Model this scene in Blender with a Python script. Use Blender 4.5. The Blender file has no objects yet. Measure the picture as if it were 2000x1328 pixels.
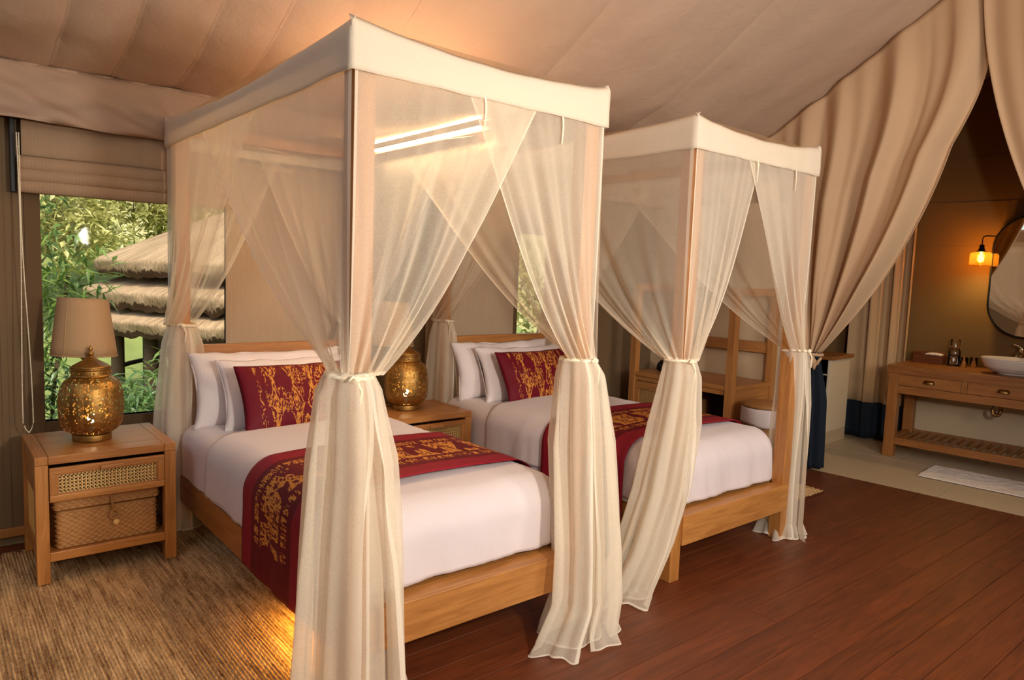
import bpy, bmesh, math, random
from mathutils import Vector, Matrix, noise
random.seed(7)
SC = bpy.context.scene
COL = SC.collection
PI = math.pi

# ------------------------------------------------------------------ camera, world, lights
cd = bpy.data.cameras.new('camera'); cam = bpy.data.objects.new('camera', cd); COL.objects.link(cam)
RC = [(0.77133523, -0.63537651, 0.0365876), (-0.03167984, -0.09574925, -0.99490124), (0.63564011, 0.76624328, -0.09398339)]
M = Matrix.Identity(4)
for i in range(3):
    M[i][0] = RC[0][i]; M[i][1] = -RC[1][i]; M[i][2] = -RC[2][i]
M[0][3], M[1][3], M[2][3] = 0, 0, 1.6
cam.matrix_world = M
cd.sensor_width = 36; cd.lens = 36 * 1384.45 / 2000; cd.clip_start = .05; cd.clip_end = 200
SC.camera = cam
SC.view_settings.view_transform = 'Standard'; SC.view_settings.look = 'None'
SC.view_settings.gamma = 1; SC.view_settings.use_curve_mapping = False
SC.view_settings.exposure = 0.06
SC.cycles.transparent_max_bounces = 40; SC.cycles.max_bounces = 10; SC.cycles.diffuse_bounces = 5
SC.cycles.sample_clamp_indirect = 6.0; SC.cycles.caustics_reflective = False; SC.cycles.caustics_refractive = False

w = bpy.data.worlds.new('sky'); SC.world = w; w.use_nodes = True
wn = w.node_tree; bg = wn.nodes['Background']
sky = wn.nodes.new('ShaderNodeTexSky'); sky.sky_type = 'NISHITA'; sky.sun_disc = False
sky.sun_elevation = math.radians(48); sky.sun_rotation = math.radians(200); sky.dust_density = 3
wn.links.new(sky.outputs[0], bg.inputs[0]); bg.inputs[1].default_value = 0.32

def light(name, kind, loc, power, color, aim=None, **kw):
    d = bpy.data.lights.new(name, kind); d.energy = power; d.color = color
    for k, v in kw.items(): setattr(d, k, v)
    o = bpy.data.objects.new(name, d); COL.objects.link(o); o.location = loc
    if aim is not None:
        o.rotation_euler = (Vector(aim) - Vector(loc)).to_track_quat('-Z', 'Y').to_euler()
    return o
light('sun', 'SUN', (0, -10, 20), 4.0, (1, .93, .78), aim=(2, 0, 0), angle=.02)
light('key_lamp', 'AREA', (1.5, -.25, 1.85), 60, (1, .91, .80), aim=(2.7, 3, 1.3), shape='DISK', size=.22)
light('room_fill', 'AREA', (2.0, -1.5, 2.5), 92, (1, .925, .83), aim=(2.2, 2.8, 1.1), shape='RECTANGLE', size=4.6, size_y=2.2)  # soft fill added behind the camera, not a lamp of the tent

light('ceiling_fill', 'AREA', (3.6, -.9, 1.9), 44, (1, .90, .80), aim=(4.6, 2.6, 3.5), shape='DISK', size=1.0)  # unseen area light added to brighten the ceiling and partition curtain

# ------------------------------------------------------------------ node helpers and materials
def lin(c):
    return tuple(((v/255)/12.92 if v/255 <= .04045 else ((v/255+.055)/1.055)**2.4) for v in c)
class NT:
    def __init__(s, name):
        s.m = bpy.data.materials.new(name); s.m.use_nodes = True; s.t = s.m.node_tree; s.n = s.t.nodes
        s.n.clear(); s.out = s.n.new('ShaderNodeOutputMaterial')
    def add(s, typ, ins=None, **props):
        nd = s.n.new('ShaderNode' + typ)
        for k, v in props.items(): setattr(nd, k, v)
        for k, v in (ins or {}).items():
            if isinstance(v, bpy.types.NodeSocket): s.t.links.new(v, nd.inputs[k])
            else: nd.inputs[k].default_value = v
        return nd
    def math(s, op, a, b=0.0, c=None, clamp=False):
        ins = {0: a, 1: b}
        if c is not None: ins[2] = c
        return s.add('Math', ins, operation=op, use_clamp=clamp).outputs[0]
    def mix(s, f, a, b):
        nd = s.add('MixRGB', {0: f, 1: a if isinstance(a, bpy.types.NodeSocket) else (*a, 1), 2: b if isinstance(b, bpy.types.NodeSocket) else (*b, 1)})
        return nd.outputs[0]
    def coord(s, kind='Object', scale=(1, 1, 1), rot=(0, 0, 0)):
        tc = s.add('TexCoord')
        return s.add('Mapping', {0: tc.outputs[kind], 2: rot, 3: scale}).outputs[0]
    def noise(s, vec, scale, detail=3, rough=.55, dist=0.0):
        return s.add('TexNoise', {'Vector': vec, 'Scale': scale, 'Detail': detail, 'Roughness': rough, 'Distortion': dist}).outputs[0]
    def ramp(s, f, lo, hi):
        return s.add('MapRange', {0: f, 1: lo, 2: hi, 3: 0.0, 4: 1.0}).outputs[0]
    def bump(s, h, strength, dist=.01):
        return s.add('Bump', {'Height': h, 'Strength': strength, 'Distance': dist}).outputs[0]
    def principled(s, **k):
        nd = s.add('BsdfPrincipled')
        for kk, v in k.items():
            kk = kk.replace('_', ' ')
            if isinstance(v, bpy.types.NodeSocket): s.t.links.new(v, nd.inputs[kk])
            else: nd.inputs[kk].default_value = (*v, 1) if isinstance(v, tuple) and len(v) == 3 and 'Color' in kk else v
        s.t.links.new(nd.outputs[0], s.out.inputs[0]); return nd
    def finish(s, sock):
        s.t.links.new(sock, s.out.inputs[0]); return s.m

def m_plain(name, c, rough=.5, metal=0.0, var=0.0, scale=20, bump=0.0, **k):
    t = NT(name); v = t.coord()
    col = lin(c)
    if var:
        n = t.noise(v, scale, 4)
        col = t.mix(n, tuple(x*(1-var) for x in col), tuple(min(1, x*(1+var)) for x in col))
    kw = dict(Base_Color=col, Roughness=rough, Metallic=metal, **k)
    if bump: kw['Normal'] = t.bump(t.noise(v, scale*3, 4), bump, .003)
    t.principled(**kw); return t.m
def m_wood(name, c1, c2, axis='x', rough=.42, coat=.1):
    t = NT(name)
    sc = {'x': (.7, 9, 9), 'y': (9, .7, 9), 'z': (9, 9, .7)}[axis]
    oi = t.add('ObjectInfo')
    tc = t.add('TexCoord')
    off = t.add('VectorMath', {0: tc.outputs['Object'], 1: t.add('CombineXYZ', {0: t.math('MULTIPLY', oi.outputs['Random'], 31.0), 1: t.math('MULTIPLY', oi.outputs['Random'], 17.0), 2: t.math('MULTIPLY', oi.outputs['Random'], 53.0)}).outputs[0]}, operation='ADD').outputs[0]
    v = t.add('Mapping', {0: off, 3: sc}).outputs[0]
    a = t.noise(v, 3.2, 5, .6, 1.2); b = t.noise(v, 14, 4, .7)
    f = t.math('ADD', t.math('MULTIPLY', t.ramp(a, .3, .7), .75), t.math('MULTIPLY', b, .25))
    f = t.math('ADD', f, t.math('MULTIPLY', t.math('SUBTRACT', oi.outputs['Random'], .5), .22), clamp=True)
    col = t.mix(f, lin(c1), lin(c2))
    t.principled(Base_Color=col, Roughness=rough, Coat_Weight=coat, Coat_Roughness=.25, Normal=t.bump(b, .12, .002)); return t.m
def m_canvas(name, c, var=.12, weave=900, rough=.85, bump=.12):
    t = NT(name); v = t.coord()
    n = t.noise(v, 3, 5, .6); fine = t.noise(v, weave*.25, 2)
    cr = t.noise(t.coord(scale=(1, 1, 1)), 9, 6, .65, .6)
    col = lin(c); f = t.math('ADD', t.math('MULTIPLY', n, .6), t.math('MULTIPLY', fine, .4))
    col = t.mix(f, tuple(x*(1-var) for x in col), tuple(min(1, x*(1+var)) for x in col))
    t.principled(Base_Color=col, Roughness=rough, Specular_IOR_Level=.15, Normal=t.bump(t.math('ADD', cr, t.math('MULTIPLY', fine, .3)), bump, .02)); return t.m
def m_cloth(name, c, rough=.8, sheen=.2, bump=.1, scale=6):
    t = NT(name); v = t.coord()
    n = t.noise(v, scale, 5, .6, .4); f = t.noise(v, 350, 2)
    t.principled(Base_Color=lin(c), Roughness=rough, Sheen_Weight=sheen, Specular_IOR_Level=.2, Normal=t.bump(t.math('ADD', n, t.math('MULTIPLY', f, .15)), bump, .03)); return t.m
def m_net(name, c, base=.42, graze=.5, hem=.35, trans=.45):
    t = NT(name)
    lw = t.add('LayerWeight', {'Blend': .35})
    uv = t.add('SeparateXYZ', {0: t.add('UVMap').outputs[0]})
    u, vv = uv.outputs[0], uv.outputs[1]
    d = t.math('MINIMUM', t.math('MINIMUM', u, t.math('SUBTRACT', 1.0, u)), t.math('SUBTRACT', 1.0, vv))
    hemf = t.math('LESS_THAN', d, .014)
    n = t.noise(t.coord(), 260, 2)
    op = t.math('MULTIPLY_ADD', lw.outputs['Facing'], graze, base)
    op = t.math('MULTIPLY_ADD', hemf, hem, op)
    op = t.math('ADD', op, t.math('MULTIPLY', t.math('SUBTRACT', n, .5), .25))
    op = t.math('MINIMUM', op, .96, clamp=True)
    col = (*lin(c), 1)
    df = t.add('BsdfDiffuse', {0: col}); tl = t.add('BsdfTranslucent', {0: col})
    mx = t.add('MixShader', {0: trans, 1: df.outputs[0], 2: tl.outputs[0]})
    tr = t.add('BsdfTransparent', {0: (1, .985, .96, 1)})
    return t.finish(t.add('MixShader', {0: op, 1: tr.outputs[0], 2: mx.outputs[0]}).outputs[0])
def m_emit(name, c, s):
    t = NT(name); return t.finish(t.add('Emission', {0: (*c, 1), 1: s}).outputs[0])
def m_glass(name, c=(1, 1, 1), rough=0.02, mixf=.12, gain=1.0):
    t = NT(name)
    g = t.add('BsdfGlossy', {0: (1, 1, 1, 1), 1: rough}); tr = t.add('BsdfTransparent', {0: (*c, 1)})
    fr = t.add('Fresnel', {0: 1.45})
    return t.finish(t.add('MixShader', {0: t.math('MULTIPLY_ADD', fr.outputs[0], gain, mixf-.04), 1: tr.outputs[0], 2: g.outputs[0]}).outputs[0])
def m_ikat(name, swap=False):
    """maroon cloth with broken golden ikat motifs; uv: u along the cloth's long side, v across it"""
    t = NT(name)
    uv = t.add('UVMap').outputs[0]
    sep = t.add('SeparateXYZ', {0: uv}); u, v = sep.outputs[0], sep.outputs[1]
    def ns(sx, sy, det=2, off=0.0): return t.add('TexNoise', {'Vector': t.add('Mapping', {0: uv, 1: (off, off*.7, 0), 3: (sx, sy, 1)}).outputs[0], 'Scale': 1.0, 'Detail': det}).outputs[0]
    def M(op, a, b=0.0): return t.math(op, a, b)
    def band(x, c, wd): return M('LESS_THAN', M('ABSOLUTE', M('SUBTRACT', x, c)), wd)
    eu = M('MINIMUM', u, M('SUBTRACT', 1.0, u)); ev = M('MINIMUM', v, M('SUBTRACT', 1.0, v))
    if not swap:       # cushion: upright chains of drawn-out lozenges
        K = 6.0
        uu = M('ADD', u, M('MULTIPLY', M('SUBTRACT', ns(50, 10), .5), .035))
        vv = M('ADD', v, M('MULTIPLY', M('SUBTRACT', ns(40, 6, 2, 3.0), .5), .10))
        def tri(x, k): return M('ABSOLUTE', M('SUBTRACT', M('MULTIPLY', M('FRACT', M('MULTIPLY', x, k)), 2.0), 1.0))
        d = M('ADD', M('MULTIPLY', tri(uu, K), 1.25), tri(vv, 1.5))
        ink = M('MAXIMUM', M('MAXIMUM', band(d, .95, .09), band(d, .50, .08)), M('MULTIPLY', band(tri(uu, K), .06, .07), 1.0))
        ink = M('MULTIPLY', ink, M('GREATER_THAN', ns(90, 17, 2, 1.0), .47))
        sq = band(ns(46, 13, 1, 5.0), .5, .035)
        ink = M('MAXIMUM', ink, M('MULTIPLY', sq, M('GREATER_THAN', ns(14, 3, 1, 2.0), .53)))
        ink = M('MULTIPLY', ink, M('MULTIPLY', M('GREATER_THAN', eu, .12), M('GREATER_THAN', ev, .04)))
        tone = ns(60, 5)
        red = t.mix(tone, lin((84, 8, 22)), lin((116, 16, 34)))
    else:              # runner: a broad middle row of motifs between two rows of small glyphs
        big = M('MAXIMUM', band(ns(95, 9, 2, 1.0), .5, .055), band(ns(70, 14, 2, 4.0), .52, .03))
        big = M('MULTIPLY', big, M('MULTIPLY', M('GREATER_THAN', ns(26, 3, 1, 7.0), .44), band(v, .5, .155)))
        small = M('MULTIPLY', band(ns(150, 13, 1, 9.0), .5, .07), M('MAXIMUM', band(v, .275, .038), band(v, .725, .038)))
        small = M('MULTIPLY', small, M('GREATER_THAN', ns(120, 2, 1, 3.0), .45))
        ink = M('MULTIPLY', M('MAXIMUM', big, small), M('GREATER_THAN', eu, .075))
        red = t.mix(ns(5, 160), lin((84, 8, 22)), lin((112, 16, 32)))
        red = t.mix(M('LESS_THAN', ev, .17), red, lin((138, 24, 42)))
    col = t.mix(ink, red, lin((208, 140, 60)))
    t.principled(Base_Color=col, Roughness=.6, Specular_IOR_Level=.2); return t.m

MW = {}
for a in 'xyz':
    MW['teak', a] = m_wood('teak_' + a, (146, 90, 40), (194, 134, 70), a)
    MW['vanity', a] = m_wood('oiled_teak_' + a, (132, 80, 36), (172, 114, 58), a)
    MW['desk', a] = m_wood('desk_teak_' + a, (150, 96, 48), (190, 132, 74), a)
M_PLANK = m_wood('merbau_plank', (70, 32, 14), (116, 56, 25), 'x', rough=.47, coat=0)
M_NET = m_net('sheer_cream_net', (248, 237, 216), base=.34, graze=.5, trans=.32)
M_NETD = m_net('gathered_cream_net', (249, 239, 219), base=.40, graze=.52, trans=.32)
M_VAL = m_net('cream_valance_cloth', (242, 229, 208), base=.86, graze=.1, hem=0, trans=.3)
M_ROOF = m_net('sheer_roof_net', (232, 210, 175), base=.5, graze=.1, hem=0)
M_TIE = m_cloth('cream_tie_cord', (240, 226, 196))
M_SHEET = m_cloth('white_cotton', (226, 215, 214), bump=.10)
M_DUVET = m_cloth('white_sateen', (214, 203, 203), rough=.6, bump=.16, scale=4)
M_PILLOW = m_cloth('white_pillowcase', (230, 220, 218), bump=.3, scale=7)
M_IKC = m_ikat('maroon_ikat_cushion'); M_IKR = m_ikat('maroon_ikat_runner', True)
M_CEIL = m_canvas('tent_canvas', (196, 168, 146), bump=.4)
M_FLAP = m_canvas('eave_canvas', (184, 154, 130), bump=.3)
M_WALL = m_canvas('olive_wall_canvas', (122, 100, 74), bump=.06)
M_BATHW = m_canvas('bathroom_wall_canvas', (128, 98, 60), bump=.06)
M_PANEL = m_canvas('beige_panel', (178, 154, 128), bump=.05)
M_BEIGE = m_plain('beige_plaster', (208, 184, 150), .8, var=.06, scale=4)
M_CREAM = m_plain('cream_board', (220, 204, 176), .6, var=.04, scale=6)
M_CURT = m_canvas('taupe_curtain', (202, 170, 136), bump=.06)
M_SHOW = m_canvas('sand_curtain', (196, 164, 126), bump=.05)
M_NAVY = m_canvas('navy_canvas', (30, 38, 48), bump=.05)
M_FRAME = m_canvas('dark_frame_canvas', (104, 82, 58), bump=.03)
M_BLACK = m_plain('black_metal', (22, 20, 18), .4, .6)
M_BLACKG = m_plain('gloss_black_ceramic', (12, 11, 11), .12)
M_BRASS = m_plain('antique_brass', (172, 132, 72), .42, 1.0, var=.35, scale=40, bump=.5)
M_BRASSD = m_plain('dull_brass', (160, 124, 74), .35, 1.0)
M_CHROME = m_plain('chrome', (210, 205, 198), .12, 1.0)
M_SHADE = m_canvas('linen_lampshade', (188, 152, 112), bump=.25)
M_CANE = m_plain('natural_cane', (228, 188, 116), .5, var=.15, scale=60)
M_CANED = m_plain('darker_cane', (196, 150, 92), .5, var=.15, scale=60)
M_DARK = m_plain('dark_interior', (46, 30, 18), .8)
M_WATER = None
M_CERAM = m_plain('white_ceramic', (232, 222, 212), .12)
M_TOWEL = m_cloth('white_terry', (236, 226, 216), rough=.95, bump=.5, scale=30)
M_TILE = m_plain('beige_floor_tile', (196, 178, 148), .45, var=.08, scale=5)
M_GROUT = m_plain('grout', (120, 104, 84), .9)
M_SUB = m_plain('subfloor', (30, 16, 9), .9)
M_GLASS = m_glass('window_glass', mixf=.04, gain=.05)
M_JAR = m_glass('clear_jar_glass', (.985, .98, .97), mixf=.07)
def m_amber():
    t = NT('amber_glass'); tr = t.add('BsdfTransparent', {0: (1, .74, .34, 1)}); tl = t.add('BsdfTranslucent', {0: (.9, .5, .12, 1)}); g = t.add('BsdfGlossy', {0: (1, 1, 1, 1), 1: .05})
    a = t.add('MixShader', {0: .055, 1: tr.outputs[0], 2: tl.outputs[0]})
    return t.finish(t.add('MixShader', {0: .05, 1: a.outputs[0], 2: g.outputs[0]}).outputs[0])
M_AMBER = m_amber()
M_MIRROR = m_plain('mirror_silver', (235, 235, 232), .02, 1.0)
M_LED = m_emit('warm_led', (1, .74, .42), 45.0)
M_BULB = m_emit('bulb_glow', (1, .72, .36), 40.0)
M_FIL = m_emit('filament_glow', (1, .60, .20), 30.0)

def m_basket(name, c1, c2):
    t = NT(name); v = t.coord()
    n = t.noise(v, 90, 3); b = t.noise(v, 12, 3); rnd = t.add('ObjectInfo').outputs['Random']
    t.principled(Base_Color=t.mix(t.math('ADD', t.math('MULTIPLY', n, .6), t.math('MULTIPLY', b, .4)), lin(c1), lin(c2)), Roughness=.6); return t.m
M_BASK = m_basket('woven_seagrass', (122, 76, 34), (212, 158, 94))
M_WICK = m_basket('wicker', (120, 78, 38), (196, 144, 86))
def m_jute(name):
    t = NT(name)
    v1 = t.coord(scale=(1, .06, 1)); v2 = t.coord()
    a = t.noise(v1, 70, 3, .7); b = t.noise(v2, 60, 3, .7); c = t.noise(v2, 3, 3)
    f = t.math('ADD', t.math('ADD', t.math('MULTIPLY', a, .55), t.math('MULTIPLY', b, .3)), t.math('MULTIPLY', c, .15))
    col = t.mix(t.ramp(f, .38, .63), lin((120, 84, 50)), lin((232, 196, 144)))
    t.principled(Base_Color=col, Roughness=.9, Specular_IOR_Level=.1); return t.m
M_JUTE = m_jute('braided_jute')

# ------------------------------------------------------------------ object helpers
def set_label(o, label=None, cat=None, group=None, kind=None):
    if label: o['label'] = label
    if cat: o['category'] = cat
    if group: o['group'] = group
    if kind: o['kind'] = kind
    return o
def thing(name, label, cat, loc=(0, 0, 0), rz=0, group=None, kind=None):
    o = bpy.data.objects.new(name, None); COL.objects.link(o); o.empty_display_size = .1
    o.location = loc; o.rotation_euler = (0, 0, rz)
    return set_label(o, label, cat, group, kind)
class MB:
    def __init__(s): s.b = bmesh.new(); s.uv = s.b.loops.layers.uv.new('UVMap')
    def box(s, x0, x1, y0, y1, z0, z1, rot=None):
        vs = [s.b.verts.new((x, y, z)) for z in (z0, z1) for x, y in ((x0, y0), (x1, y0), (x1, y1), (x0, y1))]
        for f in ((3, 2, 1, 0), (4, 5, 6, 7), (0, 1, 5, 4), (1, 2, 6, 5), (2, 3, 7, 6), (3, 0, 4, 7)):
            s.b.faces.new([vs[i] for i in f])
        if rot is not None: bmesh.ops.transform(s.b, matrix=rot, verts=vs)
        return s
    def grid(s, fn, nu, nv, closed=False):
        N = nu if closed else nu + 1
        vs = [[s.b.verts.new(fn(i / nu, j / nv)) for i in range(N)] for j in range(nv + 1)]
        for j in range(nv):
            for i in range(nu):
                i2 = (i + 1) % N
                f = s.b.faces.new((vs[j][i], vs[j][i2], vs[j+1][i2], vs[j+1][i]))
                for l, (a, c) in zip(f.loops, ((i, j), (i+1, j), (i+1, j+1), (i, j+1))): l[s.uv].uv = (a/nu, c/nv)
        return vs
    def lathe(s, prof, n=32, fr=None, caps=True, centre=(0, 0)):
        def P(i, r, z):
            a = 2*PI*i/n; q = r*(fr(a, z) if fr else 1)
            return (centre[0] + q*math.cos(a), centre[1] + q*math.sin(a), z)
        rows = [[s.b.verts.new(P(i, r, z)) for i in range(n)] for r, z in prof]
        for a, b in zip(rows, rows[1:]):
            for i in range(n): s.b.faces.new((a[i], a[(i+1) % n], b[(i+1) % n], b[i]))
        if caps:
            if prof[0][0] > 1e-4: s.b.faces.new(rows[0][::-1])
            if prof[-1][0] > 1e-4: s.b.faces.new(rows[-1])
        return s
    def tube(s, pts, r, n=8, closed=False):
        pts = [Vector(p) for p in pts]; rows = []; N = len(pts)
        up = Vector((0, 0, 1))
        for k, p in enumerate(pts):
            t = (pts[(k+1) % N] - pts[k-1]) if closed else (pts[min(k+1, N-1)] - pts[max(k-1, 0)])
            t.normalize()
            a = t.cross(up) if abs(t.dot(up)) < .95 else t.cross(Vector((1, 0, 0)))
            a.normalize(); b = t.cross(a)
            rr = r[k] if isinstance(r, (list, tuple)) else r
            rows.append([s.b.verts.new(p + (a*math.cos(2*PI*i/n) + b*math.sin(2*PI*i/n))*rr) for i in range(n)])
        for k in range(N if closed else N-1):
            A, B = rows[k], rows[(k+1) % N]
            for i in range(n): s.b.faces.new((A[i], A[(i+1) % n], B[(i+1) % n], B[i]))
        if not closed: s.b.faces.new(rows[0][::-1]); s.b.faces.new(rows[-1])
        return s
    def sphere(s, c, r, sz=(1, 1, 1), u=16, v=10):
        m = Matrix.Translation(c) @ Matrix.Diagonal((r*sz[0], r*sz[1], r*sz[2], 1))
        bmesh.ops.create_uvsphere(s.b, u_segments=u, v_segments=v, radius=1, matrix=m); return s
    def build(s, name, mat, parent=None, smooth=False, bevel=0, world=False, solid=0, label=None, sub=0, weld=False, offset=0):
        if weld: bmesh.ops.remove_doubles(s.b, verts=s.b.verts[:], dist=1e-5)
        bmesh.ops.recalc_face_normals(s.b, faces=s.b.faces[:])
        if world and parent is not None: bmesh.ops.translate(s.b, vec=-parent.location, verts=s.b.verts[:])
        me = bpy.data.meshes.new(name); s.b.to_mesh(me); s.b.free()
        for mm in (mat if isinstance(mat, list) else [mat]): me.materials.append(mm)
        if smooth: me.polygons.foreach_set('use_smooth', [True]*len(me.polygons))
        o = bpy.data.objects.new(name, me); COL.objects.link(o)
        if parent is not None: o.parent = parent
        if solid:
            md = o.modifiers.new('thick', 'SOLIDIFY'); md.thickness = solid; md.offset = offset
        if sub:
            md = o.modifiers.new('sub', 'SUBSURF'); md.levels = sub; md.render_levels = sub
        if bevel:
            md = o.modifiers.new('bevel', 'BEVEL'); md.width = bevel; md.segments = 2; md.limit_method = 'ANGLE'; md.angle_limit = math.radians(40)
        if label: o['label'] = label
        return o
def box(name, mat, x0, x1, y0, y1, z0, z1, parent=None, bevel=.003, world=False, label=None, rot=None):
    return MB().box(x0, x1, y0, y1, z0, z1, rot).build(name, mat, parent, bevel=bevel, world=world, label=label)
def copy_tree(o, parent=None):
    c = o.copy(); COL.objects.link(c)
    if parent is not None: c.parent = parent
    for ch in list(o.children): copy_tree(ch, c)
    return c
def N3(x, y, z, s=1.0): return noise.noise(Vector((x*s, y*s, z*s)))
def lerp(a, b, t): return a + (b - a)*t
def smooth(t): t = max(0, min(1, t)); return t*t*(3 - 2*t)
def interp(keys, t):
    """keys: list of tuples (t, v...) ; smooth piecewise interpolation"""
    if t <= keys[0][0]: return keys[0][1:]
    for a, b in zip(keys, keys[1:]):
        if t <= b[0]:
            f = (t - a[0])/(b[0] - a[0])
            return tuple(lerp(p, q, f) for p, q in zip(a[1:], b[1:]))
    return keys[-1][1:]

# ------------------------------------------------------------------ the setting
YW = 4.68            # back wall
def ceil_z(y):
    k = [(-3.2, 2.5), (0.2, 4.3), (.9, 4.5), (1.5, 4.2), (2.25, 3.74), (3.15, 3.16), (3.6, 2.89), (4.1, 2.70), (YW, 2.585)]
    return interp(k, y)[0]
floor = thing('floor', None, None, kind='structure')
def edge_x(y): return 6.02 - .086*(y - 1.44)
MB().box(-2.2, 6.3, -3.2, YW, -.06, -.022).build('subfloor', M_SUB, floor)
pitch = .1535; y = 1.336 - pitch*9; row = 0
while y < YW:
    ya, yb = y, min(y + pitch, YW)
    js = [-.8, 3.06] if row % 2 else [.9, 4.3]
    js = [-2.2] + [j + (random.uniform(-.01, .01) if row % 4 else random.choice([0, .45])) for j in js] + [edge_x((ya+yb)/2)]
    for a, b in zip(js, js[1:]):
        bm = MB(); dz = random.uniform(-.0006, 0)
        bm.box(a + .0012, b - .0012, ya + .0012, yb - .0012, -.022, dz)
        if b == js[-1]:
            for v in bm.b.verts:
                if v.co.x > b - .1: v.co.x = edge_x(v.co.y) - .002
        bm.build('plank', M_PLANK, floor, bevel=.0016)
    y += pitch; row += 1
# bathroom tiles, turned five degrees like everything in the bathroom
th = math.radians(-4.9)
BR = Matrix.Translation((6.02, 1.44, 0)) @ Matrix.Rotation(-th, 4, 'Z')
MB().box(0, 2.2, -2.4, 3.5, -.06, -.006, BR).build('tile_bed', M_GROUT, floor)
for i in range(2):
    for j in range(-4, 6):
        MB().box(.002 + i*1.0 , .998 + i*1.0, 1.16 + (j-2)*.6 + .002, 1.16 + (j-1)*.6 - .002, -.012, -.001, BR).build('tile', M_TILE, floor, bevel=.002)

# ceiling canvas sewn from strips
ceiling = thing('ceiling', None, None, kind='structure')
xs = [-2.2, -1.9, -1.6, -1.3, -1.0, -.7, -.4, -.06, .25, .55, .84, 1.17, 1.47, 1.78, 2.1, 3.2, 4.4, 5.9, 7.1, 8.5]
for a, b in zip(xs, xs[1:]):
    wd = b - a; nu = max(8, int(wd/.04))
    def f(u, v, a=a, wd=wd):
        x = a + u*wd; yy = lerp(YW + .02, -3.2, v)
        z = ceil_z(yy)
        sag = .012*min(1, wd/.5)*math.sin(PI*u)*math.sin(PI*min(1, v*6))
        z -= sag
        z += .018*N3(x*1.3, yy*.9, 3.1) + .012*N3(x*3 + yy*1.2, yy*.9, 9) + .006*N3(x*6 - yy*4, yy*5 + x*2, 1) + .006*(1-abs(N3(x*3.1+yy*2, yy*2.3-x, 6)))**6
        if u < .012 or u > .988: z += .006
        return (x, yy, z)
    g = MB(); g.grid(f, nu, 110); g.build('canvas_panel', M_CEIL, ceiling, smooth=True)
    g = MB()
    def ff(u, v, a=a, wd=wd):
        p = Vector(f(1, v)); return (p.x + (u-.5)*.016, p.y, p.z - .001)
    if a > -.5 and b < 2.2:
        g.grid(ff, 1, 110); g.build('seam', M_CEIL, ceiling, solid=.003)
# hanging eave flap
def flap(u, v):
    x = lerp(-2.2, 6.1, u); z = lerp(2.60, 2.295 + .012*N3(x*2, 0, 0), v)
    fold = .04*math.sin(x*5.2 + 1.6*N3(x*1.1, v, 2) + 2.2*v)*v + .09*N3(x*2.6 + v*2.4, v*1.2, 5)*v**.7 + .05*N3(x*6 - v*3.4, v*1.5, 9)*v**.5
    return (x, YW - .10 - .05*v + fold, z)
g = MB(); g.grid(flap, 320, 12); g.build('eave_flap', M_FLAP, ceiling, smooth=True, solid=.004)
g = MB(); g.grid(lambda u, v: (lerp(-2.2, 6.1, u), YW - .10 - .006*math.sin(u*300), 2.60 - .018*v), 160, 1); g.build('eave_seam', M_FLAP, ceiling, solid=.006)

# back wall with three window openings
W1 = (.495, 1.49, .672, 2.0); W0 = (-1.55, -.35, .672, 2.0); W2 = (3.92, 4.28, .672, 1.94)
wall = MB()
xs_ = [-2.2, W0[0], W0[1], W1[0], W1[1], W2[0], W2[1], 8.6]
for a, b in zip(xs_, xs_[1:]):
    win = [w_ for w_ in (W0, W1, W2) if abs(w_[0]-a) < 1e-6]
    if win:
        wall.box(a, b, YW, YW + .05, 0, win[0][2]); wall.box(a, b, YW, YW + .05, win[0][3], 2.75)
    else: wall.box(a, b, YW, YW + .05, 0, 2.75)
wall_back = set_label(wall.build('wall_back', M_WALL), kind='structure')
for x in (.12, .30, .405, 1.62, 3.0):   # zip and seam strips in the canvas
    box('seam_strip', M_WALL, x, x + .03, YW - .006, YW, .08, 2.3, wall_back, bevel=.002)
for i, (nm, wv) in enumerate((('window_1', W1), ('window_2', W2), ('window_3', W0))):
    wroot = thing(nm, None, None, (wv[0], YW, wv[2]), kind='structure')
    wd, ht = wv[1]-wv[0], wv[3]-wv[2]
    fr = MB(); fw = .075
    fr.box(-fw, 0, -.012, .05, -fw, ht+fw); fr.box(wd, wd+fw, -.012, .05, -fw, ht+fw)
    fr.box(0, wd, -.012, .05, -fw, 0); fr.box(0, wd, -.012, .05, ht, ht+fw)
    fr.build('window_frame', M_FRAME, wroot, bevel=.003)
    box('glass_pane', M_GLASS, 0, wd, .022, .026, 0, ht, wroot, bevel=0)
set_label(box('baseboard_back', MW['teak', 'x'], -2.2, 5.7, YW - .02, YW - .001, .045, .095), kind='structure')
for nm, a in (('wall_left', (-2.25, -2.2, -3.2, YW, 0, 2.75)), ('wall_front', (-2.2, 8.6, -3.25, -3.2, 0, 2.75))):
    set_label(box(nm, M_WALL, *a), kind='structure')
# partition wall between bedroom and bathroom
set_label(box('wall_right', M_BEIGE, 5.74, 5.80, 3.22, YW, 0, 2.3), kind='structure')
# bathroom: far wall (canvas on a low plaster wall)
bw = thing('wall_bathroom', None, None, (7.72, 2.9, 0), -th, kind='structure')
box('canvas', M_BATHW, 0, .05, -5.6, 2.4, 0, 4.6, bw)
box('plaster_dado', M_BEIGE, -.03, -.001, -5, -.02, 0, .80, bw)
for i in range(3): box('seam_strip', M_BATHW, -.005, 0, -3.6, .2, 2.0 + i*.42, 2.02 + i*.42, bw, bevel=.001)

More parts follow.
